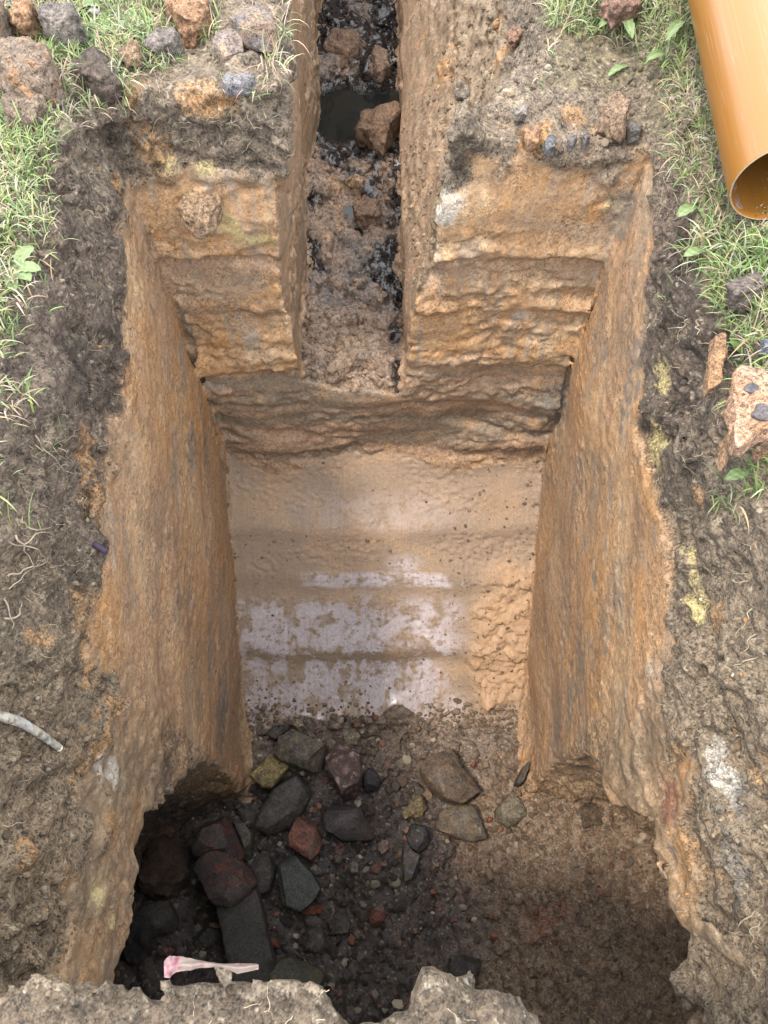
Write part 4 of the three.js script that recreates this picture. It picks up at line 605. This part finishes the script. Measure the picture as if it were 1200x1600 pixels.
// ------------------------------------------------------------------ the orange drain pipe
{
  const R = 0.0552, r = 0.0518, L = 2.4, az = 0.0378, pt = 0.0389;
  const pipe = new THREE.Group(); pipe.position.set(0.4547, 0.0652, -0.7399);
  const ax = new THREE.Vector3(Math.sin(az) * Math.cos(pt), Math.sin(pt), -Math.cos(az) * Math.cos(pt));
  pipe.quaternion.setFromUnitVectors(new THREE.Vector3(0, 1, 0), ax);
  const n = 1024, pc = new Uint8Array(n * n * 4), pr = new Uint8Array(n * n * 4); const base = new THREE.Color('#d99a3c'), S8 = q => 255 * (q < 0.0031308 ? 12.92 * q : 1.055 * Math.pow(q, 1 / 2.4) - 0.055);
  for (let j = 0; j < n; j++) for (let i = 0; i < n; i++) {
    const u = i / n * 6.283, cx = Math.cos(u), sx = Math.sin(u), y = j / n * 16, k = (j * n + i) * 4, a = fbm(cx * 2, sx * 2, y * 0.9, 3), b = P(cx * 14, sx * 14, y * 5), scr = P(cx * 40 + 3 * sx, sx * 40, y * 2.2);
    const sc = sstep(0.30, 0.46, scr + 0.25 * P(cx * 3, sx * 3, y * 1.5)) * 0.12 + sstep(0.5, 0.62, P(cx * 16, sx * 16, y * 14)) * 0.15, dirt = sstep(0.12, 0.5, a + 0.4 * b) * 0.35;
    const c = [base.r * 0.275, base.g * 0.255, base.b * 0.33]; blend(c, [0.26, 0.23, 0.19], sc); blend(c, [0.15, 0.11, 0.07], dirt); for (let q = 0; q < 3; q++) pc[k + q] = S8(clamp(c[q])); pr[k] = pr[k + 1] = pr[k + 2] = 255 * clamp(0.34 + 0.3 * sc + 0.5 * dirt + 0.06 * b); pc[k + 3] = pr[k + 3] = 255;
  }
  const T = (d, s) => { const t = new THREE.DataTexture(d, n, n); t.wrapS = t.wrapT = THREE.RepeatWrapping; t.magFilter = THREE.LinearFilter; if (s) t.colorSpace = THREE.SRGBColorSpace; t.needsUpdate = true; return t; };
  const pm = new THREE.MeshPhysicalMaterial({ map: T(pc, true), roughnessMap: T(pr), roughness: 1, ior: 1.5 });
  const lathe = pts => new THREE.LatheGeometry(pts.map(([a, b]) => new THREE.Vector2(a, b)), 128);
  const add = (name, g, m, parent = pipe) => { const o = new THREE.Mesh(g, m); o.name = name; parent.add(o); return o; };
  add('outer_wall', lathe([[R - 0.0009, 0.0008], [R - 0.0003, 0.0016], [R, 0.003], [R, L]]), pm);
  const inner = add('inner_wall', lathe([[r, L], [r, 0.002], [r + 0.0006, 0.0004]]), pm);
  add('sawn_rim', lathe([[r + 0.0006, 0.0004], [r + 0.0012, -0.0004], [R - 0.0016, -0.0002], [R - 0.0009, 0.0008]]), new THREE.MeshStandardMaterial({ color: new THREE.Color().setRGB(0.30, 0.23, 0.15), roughness: 0.9, bumpMap: soilBump, bumpScale: 0.001 }));
  // mud run inside the mouth
  const vs = [], inds = [], cols = [];
  const q0 = new THREE.Quaternion().setFromUnitVectors(ax, new THREE.Vector3(0, 1, 0)), down = new THREE.Vector3(-0.35, -1, 0).applyQuaternion(q0), a0 = Math.atan2(down.z, down.x);
  const A = 14, Bn = 34; for (let j = 0; j <= Bn; j++) for (let i = 0; i <= A; i++) { const u = i / A * 2 - 1, t = j / Bn, wdt = 0.0075 * (0.55 + 0.45 * Math.sin(t * 9 + 1)) * (t < 0.1 ? t * 10 : t > 0.85 ? (1 - t) / 0.15 : 1) * (t < 0.35 ? 1.5 : 0.8), hh = 0.0022 * (1 - u * u) * (0.6 + 0.6 * P(u * 3, t * 14, 1)) * (wdt > 0.0002 ? 1 : 0), an = a0 - 0.25 + (u * wdt + 0.002 * P(t * 8, 3, 1)) / r, ra = r - hh + 0.0003, yy = 0.006 + t * 0.055; vs.push(Math.cos(an) * ra, yy, Math.sin(an) * ra); const c = blend(lin('#9a7a68'), lin('#7a5f52'), clamp(0.5 + P(u * 4, t * 20, 6))); cols.push(...c); }
  for (let j = 0; j < Bn; j++) for (let i = 0; i < A; i++) { const a = j * (A + 1) + i; inds.push(a, a + 1, a + A + 1, a + 1, a + A + 2, a + A + 1); }
  const mg = new THREE.BufferGeometry(); mg.setAttribute('position', new THREE.Float32BufferAttribute(vs, 3)); mg.setAttribute('color', new THREE.Float32BufferAttribute(cols, 3)); mg.setIndex(inds); mg.computeVertexNormals();
  const mud = new THREE.Mesh(mg, new THREE.MeshStandardMaterial({ vertexColors: true, roughness: 0.7, side: THREE.DoubleSide })); mud.name = 'mud_smear'; mud.userData.label = 'streak of brown mud inside the pipe mouth'; inner.add(mud);
  tag(pipe, 'drain_pipe', 'orange plastic drain pipe lying on the grass at the upper right', 'pipe');
}

// ------------------------------------------------------------------ stick, scrap and other small finds
const tube = (pts, r0, r1, seg = 6, n = 24) => { const c = new THREE.CatmullRomCurve3(pts); const g = new THREE.TubeGeometry(c, n, 1, seg, false), p = g.attributes.position, q = new THREE.Vector3(); for (let j = 0; j <= n; j++) { c.getPointAt(j / n, q); const r = mix(r0, r1, j / n); for (let i = 0; i <= seg; i++) { const k = j * (seg + 1) + i; p.setXYZ(k, q.x + (p.getX(k) - q.x) * r, q.y + (p.getY(k) - q.y) * r, q.z + (p.getZ(k) - q.z) * r); } } return g; };
{
  const pts = [[-40, 1105], [0, 1120], [25, 1128], [50, 1143], [72, 1158], [86, 1169]].map(([u, v]) => { const p = meet(u, v), n = normalAt(p); return p.addScaledVector(n, 0.006); });
  const g = tube(pts, 0.0062, 0.0042, 14, 60), p = g.attributes.position, cl = []; for (let i = 0; i < p.count; i++) { const x = p.getX(i), y = p.getY(i), z = p.getZ(i), k = 0.0011 * P(x * 250, y * 250, z * 250) + 0.0016 * P(x * 70, y * 70, z * 70); p.setXYZ(i, x + k, y + k, z + k); const c = lin('#d8d2c6', 0.5); blend(c, lin('#7d7060', 0.5), 0.9 * sstep(0.02, 0.2, fbm(x * 110, y * 110, z * 110, 3))); blend(c, lin('#a9b0b6'), 0.5 * sstep(0.1, 0.3, P(x * 60, y * 60, z * 60))); cl.push(...c); } g.setAttribute('color', new THREE.Float32BufferAttribute(cl, 3)); g.computeVertexNormals();
  const stick = new THREE.Group(); const bark = new THREE.Mesh(g, new THREE.MeshStandardMaterial({ vertexColors: true, roughness: 0.7, bumpMap: soilBump, bumpScale: 0.001 })); bark.name = 'bark'; stick.add(bark);
  const end = new THREE.Mesh(new THREE.SphereGeometry(0.0043, 14, 8).scale(1, 0.5, 1), new THREE.MeshStandardMaterial({ color: new THREE.Color().setRGB(0.55, 0.48, 0.36), roughness: 0.9 })); end.name = 'broken_end'; const d = pts[5].clone().sub(pts[4]).normalize(); end.position.copy(pts[5]); end.quaternion.setFromUnitVectors(new THREE.Vector3(0, 1, 0), d); stick.add(end);
  tag(stick, 'stick', 'pale peeling stick poking out of the left soil wall', 'stick');
}
{
  // torn scrap of pinkish paper on the near lip
  const prof = [[352, 790, 905], [372, 765, 908], [392, 750, 912], [415, 752, 885], [440, 752, 868], [470, 755, 862], [540, 766, 856], [600, 780, 838], [680, 793, 834], [760, 805, 832], [830, 806, 856], [880, 805, 880], [960, 804, 862], [1010, 804, 852], [1034, 812, 848]];
  const nv = 10, y0 = 0.010, vs = [], cl = [], inds = []; const PX = (x, y) => [180 + x / 4.615, 1331 + y / 4.615];
  const P3 = (x, y, up) => { const [u, v] = PX(x, y); return level(u, v, y0 + up); };
  const rows = []; for (let i = 0; i < prof.length; i++) for (let s = 0; s < (i < prof.length - 1 ? 3 : 1); s++) { const t = s / 3, a = prof[i], b = prof[Math.min(i + 1, prof.length - 1)]; rows.push([mix(a[0], b[0], t), mix(a[1], b[1], t) + 5 * P(i * 2.3, s * 3.1, 5), mix(a[2], b[2], t) + 5 * P(i * 1.7, s * 2.9, 9)]); }
  for (const side of [0, 1]) rows.forEach(([x, a, b], i) => { for (let j = 0; j <= nv; j++) { const t = j / nv, yy = mix(a, b, t), up = 0.006 * Math.sin(t * 3.1) + 0.004 * P(x / 90, t * 2, 3) - side * 0.0006 + 0.0015 * P(x / 25, yy / 25, 1); const p = P3(x, yy, up); vs.push(p.x, p.y, p.z); const c = lin('#c0aca2', 0.27); blend(c, lin('#c9a3a8', 0.32), sstep(480, 440, x)); blend(c, lin('#b0667a', 0.3), sstep(0.05, 0.3, fbm(x / 60, yy / 60, 4, 2) + 0.25 * sstep(520, 380, x) - 0.12)); blend(c, lin('#8d7f72', 0.4), 0.6 * sstep(0.05, 0.3, fbm(x / 30, yy / 30, 8, 2)) * sstep(450, 560, x)); cl.push(...c); } });
  const nr = rows.length, o = nr * (nv + 1); for (const side of [0, 1]) for (let i = 0; i < nr - 1; i++) for (let j = 0; j < nv; j++) { const a = side * o + i * (nv + 1) + j, b = a + nv + 1; side ? inds.push(a, b, a + 1, b, b + 1, a + 1) : inds.push(a, a + 1, b, b, a + 1, b + 1); }
  const rim = (a, b) => inds.push(a, b, a + o, b, b + o, a + o); for (let i = 0; i < nr - 1; i++) { rim((i + 1) * (nv + 1), i * (nv + 1)); rim(i * (nv + 1) + nv, (i + 1) * (nv + 1) + nv); } for (let j = 0; j < nv; j++) { rim(j, j + 1); rim((nr - 1) * (nv + 1) + j + 1, (nr - 1) * (nv + 1) + j); }
  const g = new THREE.BufferGeometry(); g.setAttribute('position', new THREE.Float32BufferAttribute(vs, 3)); g.setAttribute('color', new THREE.Float32BufferAttribute(cl, 3)); g.setIndex(inds); g.computeVertexNormals();
  tag(new THREE.Mesh(g, new THREE.MeshStandardMaterial({ vertexColors: true, roughness: 0.8, side: THREE.DoubleSide })), 'paper_scrap', 'torn pink and grey paper scrap on the near lip of the pit', 'paper scrap');
}
{ // dark stub in the left wall
  const p = meet(154, 856), n = normalAt(p), g = new THREE.CapsuleGeometry(0.0045, 0.014, 5, 14); const o = new THREE.Mesh(g, new THREE.MeshStandardMaterial({ color: new THREE.Color().setRGB(0.035, 0.02, 0.045), roughness: 0.35, bumpMap: soilBump, bumpScale: 0.0008 })); o.position.copy(p).addScaledVector(n, 0.002); o.quaternion.setFromUnitVectors(new THREE.Vector3(0, 1, 0), new THREE.Vector3(0.7, -0.5, 0.35).normalize()); tag(o, 'root_stub', 'dark purple root stub sticking out of the left wall', 'root');
}

// ------------------------------------------------------------------ roots
{
  const rm = new THREE.MeshStandardMaterial({ color: new THREE.Color().setRGB(0.27, 0.225, 0.165), roughness: 0.9 });
  const fibre = (u, v, len, r, ang) => { const pts = []; let a = ang; for (let i = 0; i < 7; i++) { const p = meet(u, v), n = normalAt(p); pts.push(p.addScaledVector(n, 0.003 + 0.006 * rnd())); u += Math.cos(a) * len / 6; v += Math.sin(a) * len / 6; a += rr(-0.6, 0.6); } for (let i = 1; i < pts.length; i++) if (pts[i].distanceTo(pts[i - 1]) > 0.04) return null; return tube(pts, r, r * 0.35, 5, 20); };
  const root = (label, list, r) => { const o = new THREE.Group(); for (const [u, v, len, ang, k = 1] of list) { const g = fibre(u, v, len, r * k, ang); if (g) { const m = new THREE.Mesh(g, rm); m.name = 'root_strand'; o.add(m); } } if (o.children.length) tag(o, 'root', label, 'root', 'roots hanging from the soil walls'); };
  root('tangle of pale roots on the left topsoil wall level with the smooth slope top', [[15, 835, 60, 0.9], [30, 850, 50, -0.5, 0.7], [20, 815, 60, 0.2, 0.7], [5, 845, 70, 0.5, 0.8]], 0.0013);
  root('long thin roots on the left wall below the grass tufts', [[50, 680, 70, 1.1], [60, 690, 55, 0.3, 0.7], [85, 700, 40, 0.7, 0.6]], 0.0010);
  root('pale root bundle at the left frame edge above the stick', [[0, 900, 70, -0.3], [2, 935, 50, 1.2, 0.8], [0, 965, 45, 0.1], [10, 920, 60, -0.9, 0.6]], 0.0014);
  root('single thin root hanging down the dark left topsoil', [[100, 565, 70, 1.0]], 0.0009);
  root('short pale root in the upper left topsoil', [[124, 326, 34, 0.5]], 0.0013);
  root('two dry roots on the topsoil right of the left corner', [[385, 170, 40, 1.4], [420, 90, 60, 1.2, 0.8]], 0.0009);
  root('fine roots near the lower right frame edge', [[1195, 1420, 50, 2.6], [1195, 1440, 45, 2.2, 0.8], [1170, 1455, 35, 2.9, 0.7]], 0.0009);
  root('thin curled roots on the lower left soil', [[0, 1290, 30, 0.4], [50, 1340, 30, 0.7, 0.8], [0, 1445, 26, 0.4]], 0.0009);
  root('white root tips on the right lip of the pit', [[860, 1520, 30, -1.1], [868, 1512, 22, -0.4, 0.8]], 0.0011);
  root('pale root on the right wall above the near corner', [[1190, 1025, 40, 2.7], [1185, 990, 36, 2.3, 0.8]], 0.0010);
  root('white roots across the dark soil below the right grass', [[1085, 500, 40, 2.6], [1098, 502, 24, 2.0, 1.1], [1020, 505, 24, 1.8, 0.7]], 0.0012);
  root('thin roots on the right topsoil near the frame edge', [[1180, 950, 50, 2.2], [1150, 905, 36, 0.6, 0.8]], 0.0009);
  const bits = []; const zones = [[90, 250, 60, 620, 50], [20, 150, 640, 990, 60], [0, 180, 1000, 1500, 30], [240, 460, 130, 250, 50], [1010, 1090, 240, 520, 40], [1030, 1190, 560, 1500, 60], [220, 1190, 1540, 1598, 22], [880, 1050, 120, 260, 20]];
  for (const [u0, u1, v0, v1, n] of zones) for (let i = 0; i < n; i++) { const g = fibre(rr(u0, u1), rr(v0, v1), rr(8, 40), rr(0.00018, 0.00045), rr(0, 6.28)); if (g) bits.push(g); }
  const o = new THREE.Mesh(mergeGeometries(bits), rm); o.name = 'root_hairs'; o.userData = { kind: 'stuff', label: 'fine pale root hairs clinging to the topsoil all round the pit', category: 'roots' }; o.castShadow = o.receiveShadow = true; scene.add(o);
}

// ------------------------------------------------------------------ loose crumbs
{
  const shapes = [0, 1, 2].map(() => { const g = rockShape([...Array(8)].map((_, i) => [Math.cos(i * 0.785) * rr(0.75, 1.1), Math.sin(i * 0.785) * rr(0.6, 1.1)]), 1.5, { detail: 1, cuts: 5, rough: 0.22, fine: 0, colors: [[1, 1, 1]] }); g.deleteAttribute('color'); const f = g.index ? g.toNonIndexed() : g; f.computeVertexNormals(); return f; });
  const cm = new THREE.MeshStandardMaterial({ roughness: 0.95, map: soilMap });
  const out = [0, 0, 0], lists = [[], [], []];
  const scatter = (name, count, s0, s1, cls, keep, tint) => {
    const m = surfaceOf[name], p = m.geometry.attributes.position, n = m.geometry.attributes.normal; let tries = 0, got = 0;
    while (got < count && tries++ < count * 14) { const i = Math.floor(rnd() * p.count), x = p.getX(i), y = p.getY(i), z = p.getZ(i); if (n.getY(i) < 0.25 || !keep(x, y, z)) continue; const s = s0 * Math.pow(s1 / s0, Math.pow(rnd(), 2.2)); soil(x, y, z, cls, out); const q = rr(0.6, 1.5), col = cls === SLOPE ? (y < -1.33 ? blend(C.foot.slice(), C.slopeDark, rnd()) : blend(C.slope.slice(), C.slopeDark, 0.6 * rnd())) : out.slice(); if (tint && rnd() < tint[1]) blend(col, tint[0][Math.floor(rnd() * tint[0].length)], 0.8); lists[Math.floor(rnd() * 3)].push([x, y + s * 0.12, z, s, col.map(a => clamp(a * q, 0.01, 0.8))]); got++; }
  };
  scatter('pit_floor', 5200, 0.0018, 0.012, FLOOR, (x, y, z) => true, [[C.brick, C.bone, C.mudGrey, C.floorBrown], 0.12]);
  scatter('ground', 2600, 0.0015, 0.008, GROUND, (x, y, z) => Math.abs(x) < 0.62 && z > -1.35 && z < -0.05, [[C.grey, C.bone, C.brownSoil], 0.1]);
  scatter('pit_floor', 900, 0.005, 0.018, FLOOR, (x, y, z) => x < 0.12 + 0.2 * rnd(), [[C.brick, C.bone, C.mudGrey, C.blueGrey, C.floorBrown, C.floorDark], 0.5]);
  scatter('ground', 4500, 0.0006, 0.0042, GROUND, (x, y, z) => Math.abs(x) < 0.5 && z > -0.05 && z < 0.14);
  if (surfaceOf.pit_wall_front) scatter('pit_wall_front', 900, 0.0006, 0.0028, FRONT, (x, y, z) => y > -0.12);
  for (const [n, c] of [['pit_wall_left', LEFT], ['pit_wall_right', RIGHT]]) scatter(n, 3600, 0.0008, 0.0042, c, (x, y, z) => y > -0.42 && Math.abs(x) < 0.5, [[C.bone, C.topPale, C.orange], 0.05]);
  scatter('trench_floor', 1800, 0.002, 0.012, TFLOOR, (x, y, z) => true);
  scatter('trench_wall_right', 1400, 0.0015, 0.007, TRIGHT, (x, y, z) => z > -1.6);
  scatter('pit_wall_left', 1400, 0.0014, 0.006, LEFT, (x, y, z) => true, [[C.bone, C.topPale], 0.04]);
  scatter('pit_wall_right', 1400, 0.0014, 0.006, RIGHT, (x, y, z) => true, [[C.bone, C.topPale], 0.04]);
  scatter('clay_slope', 1500, 0.002, 0.011, SLOPE, (x, y, z) => y < -1.41 - 0.05 * rnd());
  scatter('clay_slope', 700, 0.0012, 0.006, SLOPE, (x, y, z) => y < -1.38 || x > 0.16 || (y > -1.14 && y < -1.08) || rnd() < 0.05);
  const o3 = new THREE.Object3D(), cc = new THREE.Color();
  lists.forEach((l, k) => { const im = new THREE.InstancedMesh(shapes[k], cm, l.length); l.forEach(([x, y, z, s, c], i) => { o3.position.set(x, y, z); o3.rotation.set(rr(0, 6), rr(0, 6), rr(0, 6)); o3.scale.set(s * rr(0.7, 1.2), s * rr(0.6, 1), s * rr(0.7, 1.2)); o3.updateMatrix(); im.setMatrixAt(i, o3.matrix); im.setColorAt(i, cc.setRGB(...c)); }); im.name = k ? `soil_crumbs_00${k}` : 'soil_crumbs'; im.userData = { kind: 'stuff', label: ['loose soil crumbs strewn over the pit floor and walls', 'small earth crumbs scattered over ground and trench', 'fine gravel and crumbs of earth in the pit'][k], category: 'crumbs' }; im.castShadow = im.receiveShadow = true; scene.add(im); });
}

// ------------------------------------------------------------------ grass and weeds
{
  const blade = bend => { const n = 5, v = [], u = [], ix = []; for (let i = 0; i <= n; i++) { const t = i / n, w = 0.5 * Math.pow(1 - t, 0.6) * (0.75 + 0.5 * t * (1 - t)), y = Math.sin(t * bend) / bend, z = (1 - Math.cos(t * bend)) / bend; v.push(-w, y, z, w, y, z); u.push(0, t, 1, t); if (i < n) { const a = i * 2; ix.push(a, a + 1, a + 2, a + 1, a + 3, a + 2); } } const g = new THREE.BufferGeometry(); g.setAttribute('position', new THREE.Float32BufferAttribute(v, 3)); g.setAttribute('uv', new THREE.Float32BufferAttribute(u, 2)); g.setIndex(ix); g.computeVertexNormals(); return g; };
  const gm = new THREE.MeshPhysicalMaterial({ color: 0xffffff, roughness: 0.75, side: THREE.DoubleSide, transmission: 0.3, thickness: 0 });
  const kinds = [0.7, 1.4, 2.1].map(blade), lists = [[], [], []], green = [lin('#9cb566', 0.56), lin('#82a355', 0.54), lin('#b6c684', 0.56), lin('#719150', 0.5)], dry = [lin('#d8cfaa', 0.52), lin('#c4b892', 0.5), lin('#e4ddc0', 0.52)];
  const add = (x, z, y, len, d) => { if (z < -0.70) { const dx = Math.abs(x - 0.4547 - (-0.74 - z) * 0.0378); if (dx < 0.056) { const c = 0.065 - Math.sqrt(0.0031 - dx * dx); if (!(c > 0.008)) return; len = Math.min(len, c * 1.3); } } const c = (rnd() < d ? dry[Math.floor(rnd() * 3)] : green[Math.floor(rnd() * 4)]).map(q => q * rr(0.75, 1.15)); lists[Math.floor(rnd() * 3)].push([x, y, z, len, c]); };
  const hgt = new Map(), ht = (x, z) => { const k = Math.round(x / 0.006) * 4096 + Math.round(z / 0.006); let y = hgt.get(k); if (y === undefined) hgt.set(k, y = drop(x, z, 0.08)); return y; };
  let n = 0; for (let i = 0; i < 230000 && n < 56000; i++) { const x = rr(-0.66, 0.66), z = rr(-1.5, 0.19); const m = turf(x, z); if (rnd() > m * (0.55 + 0.9 * clamp(0.5 + fbm(x * 22, 3, z * 22, 2)))) continue; const y = ht(x, z); if (y < -0.05) continue; const d = clamp(0.36 + 0.9 * P(x * 8, 2, z * 8)); add(x, z, y - 0.002, rr(0.012, 0.038), d); n++; }
  const tuft = (u, v, r, k, len, d = 0.3) => { const p = meet(u, v); for (let i = 0; i < k; i++) { const a = rr(0, 6.28), q = r * Math.sqrt(rnd()), x = p.x + Math.cos(a) * q, z = p.z + Math.sin(a) * q, y = drop(x, z, p.y + 0.06); if (Math.abs(y - p.y) < 0.08) add(x, z, y - 0.002, len * rr(0.6, 1.2), d); } };
  tuft(15, 800, 0.02, 45, 0.05); tuft(30, 640, 0.025, 70, 0.035, 0.6); tuft(1185, 740, 0.025, 140, 0.04, 0.2); tuft(1030, 525, 0.008, 16, 0.045, 0.1); tuft(430, 60, 0.03, 60, 0.045, 0.6); tuft(445, 150, 0.03, 70, 0.04, 0.9); tuft(190, 105, 0.04, 120, 0.04, 0.7); tuft(230, 60, 0.03, 80, 0.045, 0.3); tuft(330, 55, 0.012, 30, 0.035, 0.1); tuft(385, 70, 0.012, 25, 0.03, 0.2); tuft(900, 20, 0.04, 120, 0.05, 0.5); tuft(1000, 30, 0.05, 200, 0.05, 0.4); tuft(1060, 40, 0.03, 160, 0.05, 0.3); tuft(1085, 130, 0.02, 110, 0.045, 0.5); tuft(1100, 200, 0.02, 120, 0.045, 0.4); tuft(1070, 240, 0.015, 60, 0.045, 0.7); tuft(1110, 380, 0.025, 150, 0.045, 0.4); tuft(1170, 400, 0.03, 200, 0.05, 0.2); tuft(1180, 520, 0.025, 140, 0.045, 0.5); tuft(840, 125, 0.006, 6, 0.03, 0.4); tuft(860, 82, 0.01, 10, 0.025, 0.5); tuft(1160, 470, 0.02, 70, 0.04, 0.8); tuft(1195, 600, 0.02, 60, 0.04, 0.4);
  for (let i = 0; i < 26000; i++) { let x = rr(-2.4, 2.4), z = rr(-3.0, 1.8); if (Math.abs(x) < 0.65 && z < 0.19 && z > -1.5) continue; if (x > -0.4 && x < 0.55 && z < -1.4 && z > -2.64) continue; add(x, z, 0.0, rr(0.03, 0.07), 0.35); }
  const o3 = new THREE.Object3D(), cc = new THREE.Color(); o3.rotation.order = 'YXZ';
  lists.forEach((l, k) => { const im = new THREE.InstancedMesh(kinds[k], gm, l.length); l.forEach(([x, y, z, len, c], i) => { o3.position.set(x, y, z); o3.rotation.set(rr(-0.25, 0.95), rr(0, 6.28), rr(-0.3, 0.3)); o3.scale.set(rr(0.0017, 0.0036), len, len); o3.updateMatrix(); im.setMatrixAt(i, o3.matrix); im.setColorAt(i, cc.setRGB(...c)); }); im.name = k ? `grass_00${k}` : 'grass'; im.userData = { kind: 'stuff', label: ['upright grass blades of the lawn around the pit', 'bent grass blades of the lawn around the pit', 'curled grass and dry straw of the lawn around the pit'][k], category: 'grass' }; im.castShadow = im.receiveShadow = true; scene.add(im); });
  // broad leaved weeds
  const lm = new THREE.MeshPhysicalMaterial({ vertexColors: true, roughness: 0.6, side: THREE.DoubleSide, transmission: 0.25, thickness: 0 });
  const leaf = (len, w, lobes, pale) => { const n = 22, m = 6, v = [], c = [], ix = []; for (let i = 0; i <= n; i++) { const t = i / n, ww = w * Math.pow(Math.sin(Math.PI * Math.min(1, 0.06 + t * 0.94)), 0.7) * (0.55 + 0.6 * t) * (1 - lobes * 0.3 * Math.abs(Math.sin(t * 17))), y = len * 0.22 * Math.sin(t * 2.6), z = len * 1.15 * t; for (let j = 0; j <= m; j++) { const s = j / m * 2 - 1; v.push(s * ww, y + 0.25 * Math.abs(s) * ww + 0.06 * w * Math.sin(t * 25 + s * 3), z); const q = blend(lin('#86a660', 0.45), lin('#bccd98', 0.45), Math.abs(s) < 0.2 ? 0.7 : clamp(pale + 0.5 * P(s * 3, t * 12, pale * 9))); c.push(...q); } } for (let i = 0; i < n; i++) for (let j = 0; j < m; j++) { const a = i * (m + 1) + j; ix.push(a, a + m + 1, a + 1, a + 1, a + m + 1, a + m + 2); } const g = new THREE.BufferGeometry(); g.setAttribute('position', new THREE.Float32BufferAttribute(v, 3)); g.setAttribute('color', new THREE.Float32BufferAttribute(c, 3)); g.setIndex(ix); g.computeVertexNormals(); return g; };
  const weed = (u, v, label, leaves, group = 'weeds in the grass') => { const p = meet(u, v), o = new THREE.Group(); o.position.copy(p).y -= 0.003; for (const [turn, len, w, lobes, pitch = 0] of leaves) { const q = new THREE.Mesh(leaf(len, w, lobes, rr(0, 0.4)), lm); q.name = 'leaf'; q.rotation.order = 'YXZ'; q.rotation.set(pitch, turn, rr(-0.2, 0.2)); o.add(q); } tag(o, 'weed', label, 'weed', group); };
  weed(965, 20, 'weed with one long lobed leaf hanging towards the soil slope', [[0.15, 0.065, 0.011, 0.6], [-0.7, 0.05, 0.008, 0.7], [2.2, 0.05, 0.009, 0.6]]);
  weed(985, 100, 'yellow green leaf lying on the dark soil below the long leaf', [[-1.1, 0.034, 0.008, 0.4, 0.25]]);
  weed(1072, 30, 'tall lobed weed against the pipe at the top', [[-0.6, 0.065, 0.010, 0.7], [0.3, 0.05, 0.008, 0.6], [2.6, 0.05, 0.009, 0.5]]);
  weed(1045, 80, 'spreading lobed weed beside the pipe, left of its middle', [[1.1, 0.05, 0.011, 0.8], [0.3, 0.045, 0.010, 0.8], [1.9, 0.05, 0.010, 0.7], [-1.0, 0.04, 0.009, 0.7]]);
  weed(1090, 320, 'clump of narrow leaves on the soil left of the pipe mouth', [[0.2, 0.04, 0.009, 0.2], [-0.9, 0.034, 0.010, 0.1], [1.2, 0.04, 0.009, 0.2], [2.4, 0.05, 0.007, 0.2]]);
  weed(1105, 390, 'small pale leaved weed below the pipe mouth', [[0.4, 0.035, 0.009, 0.3], [-1.2, 0.03, 0.008, 0.2], [2.6, 0.03, 0.009, 0.3]]);
  weed(1145, 520, 'rounded green weed leaf in the grass above the clay slab', [[0.1, 0.028, 0.012, 0.0], [1.3, 0.03, 0.011, 0.0]]);
  weed(1175, 735, 'pale lobed weed on the soil below the flat clay slab', [[0.2, 0.03, 0.010, 0.5], [1.4, 0.03, 0.010, 0.6], [-1.2, 0.03, 0.009, 0.5], [2.8, 0.028, 0.009, 0.5]]);
  weed(118, 12, 'broad pale green leaf near the top left corner', [[0.1, 0.035, 0.016, 0.05], [1.6, 0.03, 0.013, 0.05]]);
  weed(182, 30, 'long pale leaf on the ground left of the trench', [[-0.7, 0.05, 0.007, 0.1], [0.6, 0.03, 0.007, 0.2]]);
  weed(20, 420, 'low round leaved weed in the lawn at the left edge', [[0.3, 0.035, 0.010, 0.3], [1.5, 0.03, 0.010, 0.3], [-0.9, 0.03, 0.010, 0.3], [2.7, 0.034, 0.010, 0.3], [0.9, 0.028, 0.010, 0.2]]);
}
renderer.render(scene, camera);
